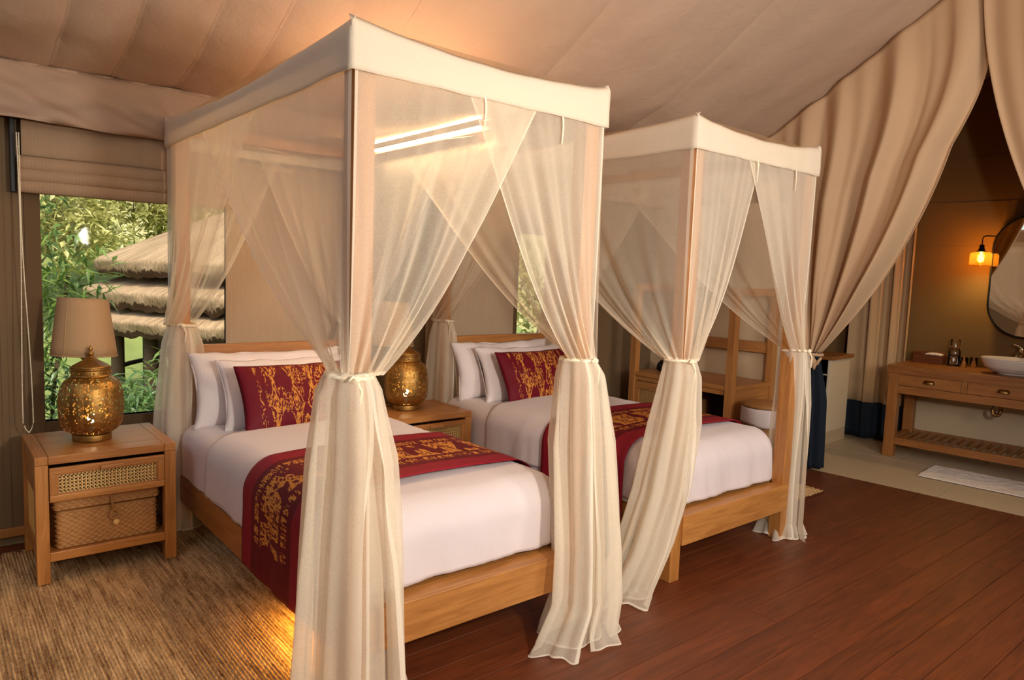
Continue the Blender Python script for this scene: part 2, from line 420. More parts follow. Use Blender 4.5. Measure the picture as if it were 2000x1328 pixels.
# ------------------------------------------------------------------ cane webbing
def cane(wd, ht, pitch=.0125, t=.0026):
    """open hexagonal cane weave in the xz plane, centred on y = 0"""
    g = MB(); h = t/2
    n = int(wd/pitch)
    for i in range(n+1):
        x = i*wd/n
        g.box(x-h, x+h, -.001, 0, 0, ht)
    n2 = int(ht/pitch)
    for i in range(n2+1):
        z = i*ht/n2; g.box(0, wd, -.0016, -.0004, z-h, z+h)
    for sgn in (1, -1):
        c = -ht + pitch/2 if sgn > 0 else pitch/2
        while c < (wd if sgn > 0 else wd + ht):
            # line x = c + s (z) for sgn>0 ; x = c - z for sgn<0
            za, zb = 0.0, ht
            if sgn > 0: za, zb = max(0, -c), min(ht, wd - c); xa, xb = c + za, c + zb
            else: za, zb = max(0, c - wd), min(ht, c); xa, xb = c - za, c - zb
            if zb - za > .004:
                vs = [g.b.verts.new(p) for p in ((xa-h*1.1, -.002, za), (xa+h*1.1, -.002, za), (xb+h*1.1, -.002, zb), (xb-h*1.1, -.002, zb))]
                g.b.faces.new(vs)
            c += pitch
    return g

# ------------------------------------------------------------------ draped cloth (rounded over the edges of a slab)
def drape(x0, x1, y0, y1, zt, r, D, sides='LRF', n=(40, 60), nd=22, wr=.0, hem=None, flare=0.0, crown=.0, seed=0, D2=None):
    """returns a grid function set as a bmesh: cloth lying on the slab, hanging by arc length D over the sides named (L, R, F foot, H head)"""
    L, R_, F, Hd = ('L' in sides), ('R' in sides), ('F' in sides), ('H' in sides)
    us = ([-D*(1 - i/nd) for i in range(nd)] if L else []) + [(x1-x0)*i/n[0] for i in range(n[0]+1)] + ([(x1-x0) + D*(i+1)/nd for i in range(nd)] if R_ else [])
    vs = ([-D*(1 - i/nd) for i in range(nd)] if F else []) + [(y1-y0)*i/n[1] for i in range(n[1]+1)] + ([(y1-y0) + D*(i+1)/nd for i in range(nd)] if Hd else [])
    W_, L_ = x1-x0, y1-y0
    def P(u, v):
        ox = u if u < 0 else max(0, u - W_); oy = v if v < 0 else max(0, v - L_)
        bx = min(max(u, 0), W_); by = min(max(v, 0), L_)
        cz = crown*(1 - (2*bx/W_-1)**2)*(1 if not F else min(1, by/.5)) if crown else 0
        if ox == 0 and oy == 0:
            p = Vector((x0+bx, y0+by, zt+cz)); nrm = Vector((0, 0, 1)); d = 0; dirv = Vector((0, 0, 0)); s = 0
        else:
            d = max(abs(ox), abs(oy))
            if ox and oy: ang = (PI/4)*(min(abs(ox), abs(oy))/d); a = ang if abs(ox) >= abs(oy) else PI/2 - ang; dirv = Vector((math.copysign(math.cos(a), ox), math.copysign(math.sin(a), oy), 0))
            else: dirv = Vector((math.copysign(1, ox) if ox else 0, math.copysign(1, oy) if oy else 0, 0))
            ph = min(d/r, PI/2); ex = max(0, d - r*PI/2)
            out = r*math.sin(ph) + flare*ex; down = r*(1-math.cos(ph)) + ex
            p = Vector((x0+bx, y0+by, zt+cz - down)) + dirv*out
            nrm = dirv*math.sin(ph) + Vector((0, 0, math.cos(ph)))
            s = ex
        if wr:
            k = .4*N3(p.x, p.y, p.z + seed, 3.0) + .35*N3(p.x + p.z, p.y*2.2, p.z*.7 + seed, 6.0)
            hang = smooth(d/(D*.9)) if d else 0
            along = p.y if abs(dirv.x) > abs(dirv.y) else p.x
            k += hang*(.8*math.sin(along*19 + 2.2*N3(p.x, p.y, seed, 2)) + 1.3*N3(along*9, p.z*.9, seed) + .7*N3(along*22 + p.z*5, p.z*2.5, seed))
            p += nrm*(wr*k)
        return p
    g = MB()
    rows = [[g.b.verts.new(P(u, v)) for u in us] for v in vs]
    for j in range(len(vs)-1):
        for i in range(len(us)-1):
            f = g.b.faces.new((rows[j][i], rows[j][i+1], rows[j+1][i+1], rows[j+1][i]))
            for l, (a, c) in zip(f.loops, ((i, j), (i+1, j), (i+1, j+1), (i, j+1))): l[g.uv].uv = ((us[a]-us[0])/(us[-1]-us[0]), (vs[c]-vs[0])/(vs[-1]-vs[0]))
    return g

def pillow(name, mat, wd, ht, T, loc, tilt, rz=0, label=None, cat='pillow', group=None, seed=0, wr=.012, pinch=.07, slump=.0):
    g = MB()
    def surf(sg):
        def f(a, c):
            u, v = 2*a-1, 2*c-1
            q = (max(0, 1-abs(u)**2.6)**.55)*(max(0, 1-abs(v)**2.6)**.55)
            x = wd/2*u*(1 - pinch*(1-v*v)); z = ht/2*v*(1 - pinch*1.1*(1-u*u))
            yv = sg*T/2*q*(1 + slump*-v)
            e = (abs(u)**4 + abs(v)**4)
            yv += wr*N3(x*4, z*5, seed+sg)*(.5 + .7*min(1, e)) + wr*.7*N3(x*11 + z*3, z*11, seed*2+sg)*q**.3
            z += wr*.5*N3(x*9, seed, z*3); 
            return (x, yv, z)
        return f
    g.grid(surf(-1), 44, 34); g.grid(surf(1), 44, 34)
    # close the rim: the two sheets meet along the seam
    bmesh.ops.remove_doubles(g.b, verts=g.b.verts[:], dist=wr*.9+.002) if False else None
    o = g.build(name, mat, smooth=True)
    o.location = loc; o.rotation_euler = (tilt, 0, rz)
    md = o.modifiers.new('thick', 'SOLIDIFY'); md.thickness = .004; md.offset = 0
    set_label(o, label, cat, group)
    return o

# ------------------------------------------------------------------ four poster beds
BW, Y0, Y1 = 1.17, 2.215, 4.50       # width, foot and head of the frame
ZV0, ZV1 = 2.245, 2.41
PW = .08
def make_bed(x0, label):
    t = thing('four_poster_bed', label, 'bed', (x0, Y0, 0))
    x1 = BW; L = Y1 - Y0
    for px, py in ((0, 0), (x1-PW, 0), (0, L-PW), (x1-PW, L-PW)):
        box('post', MW['teak', 'z'], px, px+PW, py, py+PW, 0, 2.385, t, bevel=.004)
    for px in (.012, x1-.052): box('top_rail', MW['teak', 'y'], px, px+.04, PW, L-PW, 2.32, 2.38, t)
    for py in (.012, L-.052): box('top_rail', MW['teak', 'x'], PW, x1-PW, py, py+.04, 2.32, 2.38, t)
    box('side_rail', MW['teak', 'y'], 0.002, .055, PW, L-PW, .185, .345, t, bevel=.004)
    box('side_rail', MW['teak', 'y'], x1-.055, x1-.002, PW, L-PW, .185, .345, t, bevel=.004)
    box('foot_rail', MW['teak', 'x'], PW-.002, x1-.035, -.012, .075, .19, .352, t, bevel=.004)
    box('foot_ledge', MW['teak', 'x'], PW, x1-PW, .076, .16, .31, .350, t, bevel=.003)
    box('platform', MW['teak', 'y'], .056, x1-.056, .161, L-PW-.01, .26, .335, t)
    hy = L - .075
    hb = box('headboard', MW['teak', 'x'], PW, x1-PW, hy, hy+.04, 1.04, 1.105, t, bevel=.004)
    box('headboard_post', MW['teak', 'z'], PW, PW+.06, hy, hy+.035, .35, 1.04, hb)
    box('headboard_post', MW['teak', 'z'], x1-PW-.06, x1-PW, hy, hy+.035, .35, 1.04, hb)
    box('headboard_rail', MW['teak', 'x'], PW+.06, x1-PW-.06, hy, hy+.035, .70, .77, hb)
    c = cane(x1-2*PW-.12, .27, .014, .0045).build('cane_panel', M_CANED, hb); c.location = (PW+.06, hy+.015, .77)
    box('back_panel', MW['teak', 'x'], PW+.06, x1-PW-.06, hy+.022, hy+.032, .77, 1.04, hb)
    return t
X1, X2 = 1.12, 2.975
bed_a = make_bed(X1, 'teak four poster bed frame by the window and brass-lantern nightstand, nearer of two')
bed_b = make_bed(X2, 'teak four poster bed frame farther back, its foot post bare beside the dark wood floor')

def dress_bed(x0, who, seed):
    ZT = .70
    # mattress in its fitted sheet
    g = drape(x0+.105, x0+BW-.105, Y0+.30, 4.31, .655, .10, .36, 'LRFH', (24, 40), 12, wr=.004, seed=seed)
    mt = g.build('mattress', M_SHEET, smooth=True)
    set_label(mt, 'mattress in white fitted sheet on the %s bed frame, bare near the pillows' % who, 'mattress')
    g = drape(x0+.145, x0+BW-.145, Y0+.225, 3.84, ZT-.012, .15, .40, 'LRF', (44, 60), 26, wr=.0085, crown=.014, seed=seed+3, flare=.03)
    d = g.build('duvet', M_DUVET, smooth=True, solid=.022, offset=-1)
    set_label(d, 'smooth white duvet covering the %s bed under its maroon runner' % who, 'duvet')
    # runner
    g = drape(x0+.145, x0+BW-.145, 2.555, 3.235, ZT+.006, .163, .585, 'LR', (44, 26), 30, wr=.0035, crown=.014, seed=seed+3, flare=.02)
    g.build('bed_runner', M_IKR, smooth=True, solid=.004)
    r = bpy.context.scene.objects[-1] if False else [o for o in COL.objects if o.name.startswith('bed_runner')][-1]
    set_label(r, 'maroon runner with golden ikat motifs laid across the %s bed' % who, 'bed runner')
    cx = x0 + BW/2 - .03
    pillow('pillow', M_PILLOW, .96, .45, .19, (x0+.52, 4.29, ZT+.155), math.radians(-17), 0,
           'large white pillow standing against the headboard of the %s bed' % who, seed=seed+1, wr=.02)
    pillow('pillow', M_PILLOW, .90, .43, .18, (x0+.60, 4.12, ZT+.14), math.radians(-24), 0,
           'smaller white pillow between the big pillow and red cushion on the %s bed' % who, seed=seed+2, wr=.02)
    pillow('cushion', M_IKC, .70, .40, .13, (x0+.545, 3.93, ZT+.145), math.radians(-27), math.radians(2),
           'maroon ikat lumbar cushion in front of white pillows on the %s bed' % who, 'cushion', seed=seed+5, wr=.007, pinch=.05)
dress_bed(X1, 'nearer', 1.0)
dress_bed(X2, 'farther', 21.0)

# ------------------------------------------------------------------ canopy valances and net curtains
def canopy(x0, label, seed):
    t = thing('canopy_cover', label, 'canopy', (x0, Y0, ZV0))
    e = .028
    cs = [(x0-e, Y0-e), (x0+BW+e, Y0-e), (x0+BW+e, Y1+e), (x0-e, Y1+e)]
    for k in range(4):
        a, b = Vector(cs[k]), Vector(cs[(k+1) % 4]); ln = (b-a).length; d = (b-a)/ln; nrm = Vector((d.y, -d.x))
        def f(u, v):
            p = a + d*(u*ln)
            sag = .035*math.sin(PI*u)**1.2 + .006*N3(u*6, k, seed)
            z = lerp(ZV0 - .004*N3(u*9, k, 2), ZV1 + .012*(abs(2*u-1)**8) - sag, v)
            off = .006*N3(u*7, v*1.5, k+seed) + .004*math.sin(u*40)*N3(u*5, k, 3) - .02*max(0, (v-.85)/.15)
            q = p + nrm*off
            return (q.x, q.y, z)
        g = MB(); g.grid(f, 70, 8); g.build('valance', M_VAL, t, smooth=True, world=True, solid=.002)
    def rf(u, v):
        return (lerp(x0-e+.02, x0+BW+e-.02, u), lerp(Y0-e+.02, Y1+e-.02, v), ZV1 - .012 - .03*math.sin(PI*u)*math.sin(PI*v) + .008*N3(u*4, v*5, seed))
    g = MB(); g.grid(rf, 24, 36); g.build('roof_net', M_ROOF, t, smooth=True, world=True)
    # narrow fabric ties hanging under the valance
    for (px, py) in ((x0+.52, Y0-.03), (x0+.92, Y0-.03)):
        g = MB(); g.grid(lambda u, v: (px + (u-.5)*.010*(1-.5*v) + .004*math.sin(v*4), py - .004*v, ZV0 + .01 - .12*v), 1, 8)
        g.build('hanging_tie', M_TIE, t, world=True, solid=.001)
    return t
canopy(X1, 'cream cloth valance and sheer roof around the top of the nearer bed', 1)
canopy(X2, 'cream cloth valance and sheer roof around the top of the farther bed', 5)

ZT_ = 1.225   # height of the ties
def panel_surface(corner, d, nrm, span, seed, waist, zt):
    """one net panel: hangs from the valance and is swept to the corner post. corner: post centre; d: along the side away from the post; nrm: outward"""
    nf = 3.3
    ph = seed*1.7
    def f(u, v):
        zz = lerp(ZV0 + .03, zt, v)
        e = .062
        top = corner + nrm*(e - .004) + d*(-.05 + u*(span+.05))
        uu = u**1.15
        # bottom: bunched around the front of the post
        ang = lerp(-.75, 1.15, uu)
        r = waist*(.92 + .16*math.sin(uu*34+ph))
        bot = corner + nrm*(r*math.cos(ang)) + d*(r*math.sin(ang))
        # free edge comes in early and flat, the cloth near the post hangs straight
        gq = lerp(v**2.2, .85*v + .15*v**4, u**.55)
        p = top.lerp(bot, gq)
        amp = (.006 + .026*v**1.2*math.sin(PI*min(1, v*.96))**.5)*(.25+.75*u)
        fold = 1.1*(2/PI)*math.asin(.97*math.sin(2*PI*nf*(u**1.1) + ph + 2.4*N3(u*2.6, v*.5, seed))) + .35*math.sin(2*PI*nf*2.6*u + ph*2 + 2.5*N3(u*4, v*.6, seed+4))
        p = p + nrm*(amp*fold + .02*v*(1-v)*u*3) 
        sagz = -.035*math.sin(PI*v)*u*v
        return (p.x, p.y, zz + sagz)
    return f
def bundle_surface(keys, seed, nfold=7, gap=.45, ga=-1.4):
    def f(u, v):
        z, cx, cy, rx, ry, m = interp(keys, v)
        gp = gap*smooth((v-.12)/.5)
        a = ga + gp/2 + (2*PI - gp)*u
        k = 1 + m*(.20*math.sin(nfold*a + seed + .8*N3(v*2, 0, seed)) + .13*math.sin((nfold*2-1)*a + seed*2.1 + v*1.5) + .10*math.sin(3*a + seed*.7 + v*2))
        zz = z + (.012*math.sin(5*a+seed)*m if v > .9 else 0)
        return (cx + rx*k*math.cos(a), cy + ry*k*math.sin(a), max(zz, .003))
    return f
def net_corner(x0, which, span1, span2, label, keys=None, zt=ZT_, seed=1.0, coff=(0, 0)):
    """which: FL, FR, BL, BR (foot/back, left/right). span1 along the x side, span2 along the y side"""
    left = which[1] == 'L'; foot = which[0] == 'F'
    c = Vector((x0 + (PW/2 if left else BW-PW/2), (Y0+PW/2) if foot else (Y1-PW/2), 0))
    t = thing('net_curtain', label, 'curtain', (c.x, c.y, 0), group=None)
    dx = Vector((1 if left else -1, 0, 0)); dy = Vector((0, 1 if foot else -1, 0))
    wa = .085
    cc = c + Vector((coff[0], coff[1], 0))
    g = MB(); g.grid(panel_surface(c, dx, -dy, span1, seed, wa, zt), 90, 60); g.build('net_panel', M_NET, t, smooth=True, world=True)
    g = MB(); g.grid(panel_surface(c, dy, -dx, span2, seed+2.3, wa, zt), 90, 60); g.build('net_panel', M_NET, t, smooth=True, world=True)
    if keys is None:
        keys = [(0, zt+.03, 0, 0, .082, .082, .25), (.04, zt, 0, 0, .074, .074, .25), (.12, zt-.11, 0, 0, .10, .10, .5), (.4, .75, 0, 0, .125, .12, .8), (.85, .15, 0, 0, .15, .14, .9), (1, .004, 0, 0, .17, .15, 1)]
    K = [(k[0], k[1], c.x + k[2], c.y + k[3]) + tuple(k[4:]) for k in keys]
    K[0] = (0, zt + .008, K[1][2], K[1][3], K[1][4]*1.02, K[1][5]*1.02, .2)
    g = MB(); g.grid(bundle_surface(K, seed, 6, .75 if seed == 1.0 else .4, -1.25 if left else -1.9), 150, 70)
    g.build('gathered_skirt', M_NETD, t, smooth=True, world=True)
    Ki = [(k[0], k[1], lerp(c.x, k[2], .8), lerp(c.y, k[3], .8), max(.07, k[4]*.66), max(.07, k[5]*.72), .35) for k in K]
    g = MB(); g.grid(bundle_surface(Ki, seed + 1.3, 4, 0), 90, 50)
    g.build('inner_net', M_NET, t, smooth=True, world=True)
    # cord tie
    k0 = interp(K, .04)
    pts = [(k0[1] + .079*math.cos(2*PI*i/28), k0[2] + .079*math.sin(2*PI*i/28), zt + .004*math.sin(4*PI*i/28)) for i in range(28)]
    tie = MB().tube(pts, .0075, 8, closed=True).build('tie_cord', M_TIE, t, smooth=True, world=True)
    sx = -1 if left else 1; ang = math.radians(-100 if left else -70)
    bx, by = k0[1] + .085*math.cos(ang), k0[2] + .085*math.sin(ang)
    b = MB().sphere((bx, by, zt), .014)
    b.tube([(bx, by, zt), (bx-.02, by-.012, zt+.012), (bx-.035, by-.012, zt-.002)], .005, 6)
    b.tube([(bx, by, zt), (bx+.012, by-.014, zt-.04), (bx+.004, by-.016, zt-.10)], .005, 6)
    b.build('bow', M_TIE, t, smooth=True, world=True)
    return t
# nearer bed
net_corner(X1, 'FL', .76, 1.60, 'large sheer cream net gathered on the nearest bed post, longest curtain in front', seed=1.0, keys=[
    (0, 1.27, -.04, -.03, .092, .085, .25), (.04, 1.245, -.04, -.03, .080, .078, .25), (.10, 1.17, -.04, -.03, .112, .10, .45), (.30, .92, -.03, -.04, .145, .12, .8), (.6, .55, -.04, -.06, .165, .13, .9), (.9, .1, -.045, -.07, .185, .15, .9), (1, .004, -.045, -.08, .20, .16, 1)])
net_corner(X1, 'FR', .68, 1.65, 'sheer cream net tied to the nearer bed right foot post, hem on wood floor', seed=2.2, keys=[
    (0, 1.27, 0, -.01, .092, .085, .25), (.035, 1.235, 0, -.01, .080, .078, .25), (.09, 1.15, .015, -.02, .115, .10, .45), (.3, .85, .015, -.05, .145, .12, .8), (.6, .40, 0, -.12, .15, .12, .9), (.78, .18, -.02, -.15, .155, .12, .9), (.9, .05, -.08, -.16, .18, .13, .8), (1, .006, -.09, -.17, .215, .14, .7)])
net_corner(X1, 'BL', .62, 1.38, 'sheer cream net at the head post beside the window and left nightstand', seed=3.1)
net_corner(X1, 'BR', .62, 1.0, 'sheer cream net at the head post of the nearer bed beside the second nightstand', seed=4.4)
# farther bed
net_corner(X2, 'FL', .53, 1.55, 'sheer cream net swept left across the floor from the farther bed left foot post', seed=5.7, zt=1.185, keys=[
    (0, 1.23, -.02, -.01, .088, .08, .25), (.035, 1.19, -.02, -.01, .078, .076, .25), (.09, 1.10, -.02, -.02, .105, .09, .45), (.3, .86, -.04, -.015, .125, .11, .8), (.55, .52, -.10, -.01, .14, .12, .8), (.75, .24, -.20, 0, .14, .12, .8), (.88, .07, -.30, .01, .14, .12, .9), (1, .006, -.36, .03, .17, .15, 1)])
net_corner(X2, 'FR', .70, 1.5, 'sheer cream net tied to the right foot post of the farther bed beside the bathroom', seed=6.5, zt=1.19, keys=[
    (0, 1.23, .03, -.01, .088, .08, .25), (.035, 1.195, .03, -.01, .078, .076, .25), (.09, 1.12, .06, 0, .09, .085, .4), (.3, .85, .09, .01, .10, .10, .7), (.6, .45, .10, .02, .105, .11, .8), (.9, .08, .09, .02, .10, .12, .9), (1, .005, .07, .0, .13, .14, 1)])
net_corner(X2, 'BL', .62, 1.2, 'sheer cream net at the farther bed head post beside the second lantern', seed=7.9)
net_corner(X2, 'BR', .62, 1.0, 'sheer cream net at the farther bed head post nearest the writing desk', seed=8.3)

# LED strip on the inner rail of the nearer canopy
led = thing('led_strip', 'glowing warm LED strip under the canopy roof of the nearer bed', 'lamp', (X1+BW-.075, 3.56, 2.36))
box('aluminium_channel', M_CHROME, -.008, .012, -.58, .58, -.018, .018, led, bevel=.001)
for z in (-.023, .023): box('light_line', M_LED, -.010, .012, -.57, .57, z-.0045, z+.0045, led, bevel=0)
light('led_glow', 'AREA', (X1+BW-.08, 3.56, 2.425), 4, (1, .50, .20), aim=(X1+BW-.2, 3.56, 4), shape='RECTANGLE', size=.03, size_y=1.1)
light('led_inner_glow', 'AREA', (X1+BW-.10, 3.56, 2.33), 9, (1, .62, .30), aim=(X1+.2, 3.4, 1.5), shape='RECTANGLE', size=1.1, size_y=.03)
light('underbed_glow', 'AREA', (X1+.10, 2.75, .15), 3.2, (1, .50, .08), aim=(X1-.08, 2.80, 0), shape='RECTANGLE', size=.5, size_y=.05)

# ------------------------------------------------------------------ jute rugs
def make_rug(name, label, xa, xb, ya, yb, step=.014):
    t = thing(name, label, 'rug', (xa, ya, 0))
    rows = int((xb-xa)/step); g = MB(); nl = int((yb-ya)/.022)
    xs = []
    for i in range(rows):
        for q in (0.0, .25, .5, .75): xs.append((xa + (i+q)*step, (0, .006, .0085, .006)[int(q*4)], i))
    xs.append((xb, 0, rows))
    vs = []
    for j in range(nl+1):
        yy = lerp(ya, yb, j/nl); rw = []
        for x, h, i in xs:
            lump = 1 + .35*math.sin(yy*150 + i*2.4) + .4*N3(i*3.7, yy*14, 1)
            z = .004 + max(0, h*lump)
            ex = .006*N3(yy*3, 0, 4) if (i in (0, rows)) else 0
            ey = .012*N3(i*1.3, j, 7) if j in (0, nl) else 0
            rw.append(g.b.verts.new((x + ex + .003*N3(i*.3, yy*2, 3), yy + ey, z)))
        vs.append(rw)
    for j in range(nl):
        for k in range(len(xs)-1): g.b.faces.new((vs[j][k], vs[j][k+1], vs[j+1][k+1], vs[j+1][k]))
    g.build('braided_rows', M_JUTE, t, smooth=True, world=True)
    f = MB()
    for i in range(rows):
        x = xa + (i+.5)*step
        f.tube([(x, yb-.005, .008), (x + .006*math.sin(i), yb+.012, .009), (x + .012*math.sin(i*2.1), yb+.028, .004)], .003, 5)
    f.build('fringe', M_JUTE, t, world=True)['kind'] = 'stuff'
    return t
make_rug('jute_rug', 'large braided jute rug under the left nightstand and nearer bed', -.55, 1.30, 1.9, 4.50)
make_rug('jute_rug', 'small corner of jute rug on dark floor at right of the farther bed', 4.32, 5.34, 2.56, 3.2, .018)

# ------------------------------------------------------------------ nightstands
def make_nightstand(label, loc):
    t = thing('nightstand', label, 'nightstand', loc)
    W_, D_, H_ = .625, .57, .63; lg = .055
    tp = box('top', MW['teak', 'x'], lg, W_-lg, 0, D_, H_-.042, H_, t)
    box('top_end', MW['teak', 'y'], 0, lg-.001, 0, D_, H_-.042, H_, t); box('top_end', MW['teak', 'y'], W_-lg+.001, W_, 0, D_, H_-.042, H_, t)
    for px, py in ((0, 0), (W_-lg, 0), (0, D_-lg), (W_-lg, D_-lg)):
        box('leg', MW['teak', 'z'], px, px+lg, py, py+lg, 0, H_-.043, t)
    for px in (0.006, W_-.031):
        box('side_rail', MW['teak', 'y'], px, px+.025, lg, D_-lg, H_-.20, H_-.043, t)
        box('side_rail', MW['teak', 'y'], px, px+.025, lg, D_-lg, .11, .165, t)
        s = cane(D_-2*lg, H_-.20-.165, .0150, .0036).build('cane_side', M_CANE, t); s.location = (px+.012, lg, .165); s.rotation_euler = (0, 0, PI/2)
        box('side_liner', M_CANED, px+.016, px+.022, lg, D_-lg, .165, H_-.20, t, bevel=0)
    box('shelf', MW['teak', 'x'], .032, W_-.032, .03, D_-.01, .125, .142, t)
    box('front_rail', MW['teak', 'x'], lg, W_-lg, .004, .03, .105, .15, t)
    box('back_panel', M_DARK, lg, W_-lg, D_-.02, D_-.008, .15, H_-.045, t)
    box('drawer_bottom', MW['teak', 'x'], lg, W_-lg, .02, D_-.03, H_-.235, H_-.222, t)
    dx0, dx1, dz0, dz1 = lg+.003, W_-lg-.003, H_-.225, H_-.058
    dr = thing('drawer', None, None, (dx0, -.010, dz0)); dr.parent = t
    w_, h_ = dx1-dx0, dz1-dz0; fb = .032
    box('frame_rail', MW['teak', 'x'], 0, w_, 0, .022, 0, fb, dr); box('frame_rail', MW['teak', 'x'], 0, w_, 0, .022, h_-fb, h_, dr)
    box('frame_stile', MW['teak', 'z'], 0, fb, 0, .022, fb, h_-fb, dr); box('frame_stile', MW['teak', 'z'], w_-fb, w_, 0, .022, fb, h_-fb, dr)
    bd = .007
    b2 = MB(); b2.box(fb, w_-fb, .006, .014, fb, fb+bd); b2.box(fb, w_-fb, .006, .014, h_-fb-bd, h_-fb); b2.box(fb, fb+bd, .006, .014, fb+bd, h_-fb-bd); b2.box(w_-fb-bd, w_-fb, .006, .014, fb+bd, h_-fb-bd)
    b2.build('bead', MW['desk', 'x'], dr)
    c = cane(w_-2*fb-2*bd, h_-2*fb-2*bd, .0165, .0030).build('cane_panel', M_CANE, dr); c.location = (fb+bd, .012, fb+bd)
    box('panel_back', M_DARK, fb, w_-fb, .02, .03, fb, h_-fb, dr, bevel=0)
    box('handle', MW['desk', 'x'], w_*.42, w_*.62, -.016, 0, h_-.030, h_-.012, dr, bevel=.003)
    return t
ns = make_nightstand('teak nightstand with cane drawer holding the woven lidded basket, under the window', (.37, 3.955, .014))
ns2 = copy_tree(ns); ns2.location = (2.305, 3.945, 0)
ns2['label'] = 'teak nightstand with cane drawer standing between the two beds'

# lidded basket on the nightstand shelf
def weave_box(g, x0, x1, y0, y1, z0, z1, rows, pitch=.012, amp=.0035, r=.025):
    per = []
    def arc(cx, cy, a0): 
        return [(cx + r*math.cos(a0 + i*PI/10), cy + r*math.sin(a0 + i*PI/10), math.cos(a0+i*PI/10), math.sin(a0+i*PI/10)) for i in range(6)]
    cs = arc(x1-r, y0+r, -PI/2) + arc(x1-r, y1-r, 0) + arc(x0+r, y1-r, PI/2) + arc(x0+r, y0+r, PI)
    P = []
    for a, b in zip(cs, cs[1:] + cs[:1]):
        d = math.hypot(b[0]-a[0], b[1]-a[1]); n = max(1, int(d/(pitch/3)))
        for i in range(n): P.append(tuple(lerp(a[k], b[k], i/n) for k in range(4)))
    nr = rows*3; vs = []
    for j in range(nr+1):
        fz = j/nr; row_i = j//3; rr = []
        for k, (x, y, nx, ny) in enumerate(P):
            s = math.sin(k*PI/3 + (row_i % 2)*PI)
            d = amp*(s*.8 + .5*abs(math.sin(PI*(j % 3)/3))*1.6) + .0015*N3(x*30, y*30, row_i)
            rr.append(g.b.verts.new((x + nx*d, y + ny*d, lerp(z0, z1, fz) + .001*math.sin(k*PI/3))))
        vs.append(rr)
    n = len(P)
    for j in range(nr):
        for k in range(n): g.b.faces.new((vs[j][k], vs[j][(k+1) % n], vs[j+1][(k+1) % n], vs[j+1][k]))
    g.b.faces.new(vs[0][::-1]); g.b.faces.new(vs[-1])
bk = thing('lidded_basket', 'woven seagrass basket with lid and loop clasp on the left nightstand shelf', 'basket', (.685, 4.19, .1565))
g = MB(); weave_box(g, -.228, .228, -.175, .175, 0, .186, 15, .017, .0042); g.build('body', M_BASK, bk, smooth=True)
g = MB(); weave_box(g, -.238, .238, -.185, .185, .197, .264, 5, .017, .0042)
g.build('lid', M_BASK, bk, smooth=True)
g = MB(); g.tube([(.012, -.17, .250), (.012, -.197, .245), (.014, -.199, .20), (.016, -.197, .165)], .006, 8)
g.tube([(.022 + .020*math.cos(2*PI*i/20), -.200, .142 + .024*math.sin(2*PI*i/20)) for i in range(20)], .0045, 7, closed=True)
g.build('loop_clasp', M_WICK, bk, smooth=True)
g = MB(); g.sphere((.032, -.196, .098), .016); g.build('bead', M_CANE, bk, smooth=True, label='round pale wooden bead')

# ------------------------------------------------------------------ pierced brass lanterns and table lamps
def make_lantern(label, loc):
    t = thing('brass_lantern', label, 'lantern', loc)
    rib = lambda a, z: 1 + .030*abs(math.cos(4*a)) - .012
    body = [(.082, .038), (.100, .044), (.122, .058), (.138, .082), (.146, .115), (.1495, .16), (.1495, .205), (.146, .25), (.138, .285), (.122, .315), (.100, .333), (.090, .338)]
    def prof(v):
        s = v*(len(body)-1); i = min(int(s), len(body)-2); f = s - i
        return lerp(body[i][0], body[i+1][0], f), lerp(body[i][1], body[i+1][1], f)
    nu, nv = 400, 150
    g = MB()
    vs = []
    for j in range(nv+1):
        r, z = prof(j/nv)
        vs.append([g.b.verts.new((r*rib(2*PI*i/nu, z)*math.cos(2*PI*i/nu), r*rib(2*PI*i/nu, z)*math.sin(2*PI*i/nu), z)) for i in range(nu)])
    for j in range(nv):
        for i in range(nu):
            a = 2*PI*(i+.5)/nu; v = (j+.5)/nv; r, z = prof(v)
            pa = (a*4/PI) % 1.0   # position within one of the eight ribs
            x = (pa-.5)*.115; hole = False
            if .10 < v < .93 and abs(x) < .048:
                k = int(a*4/PI)
                d = noise.voronoi(Vector((abs(x)*100, z*72, 3.0)), distance_metric='DISTANCE')[0]
                hole = d[0] < .40
            if not hole: g.b.faces.new((vs[j][i], vs[j][(i+1) % nu], vs[j+1][(i+1) % nu], vs[j+1][i]))
    g.build('pierced_body', M_BRASS, t, smooth=True)
    MB().lathe([(.088, 0), (.092, .004), (.092, .034), (.084, .040)], 40).build('foot_ring', M_BRASS, t, smooth=True, bevel=.002)
    MB().lathe([(.090, .337), (.094, .342), (.090, .348), (.090, .372), (.096, .378), (.096, .384), (.06, .386)], 40, caps=False).build('collar', M_BRASS, t, smooth=False)
    g = MB().lathe([(.092, .384), (.085, .394), (.062, .408), (.040, .420), (.026, .432), (.016, .440), (.012, .446)], 48, fr=lambda a, z: 1 + .03*math.sin(24*a))
    g.build('domed_lid', M_BRASS, t, smooth=True)
    MB().lathe([(.006, .444), (.014, .450), (.017, .458), (.012, .466), (.006, .470), (.008, .474), (.012, .480), (.008, .488), (.003, .494), (.001, .500)], 20).build('finial', M_BRASS, t, smooth=True)
    for k in range(16):
        a = 2*PI*k/16
        MB().sphere((.092*math.cos(a), .092*math.sin(a), .360), .0055, u=8, v=6).build('stud', M_BRASS, t, smooth=True)
    MB().lathe([(.012, .040), (.012, .085), (.015, .09)], 14).build('bulb_holder', M_CREAM, t)
    g = MB(); g.sphere((0, 0, .112), .02, (1, 1, 1.25)); g.build('bulb', M_BULB, t, smooth=True)
    return t
lan = make_lantern('pierced brass lantern with lit bulb on the nightstand under the window', (.655, 4.24, .644))
lan2 = copy_tree(lan); lan2.location = (2.56, 4.22, .63)
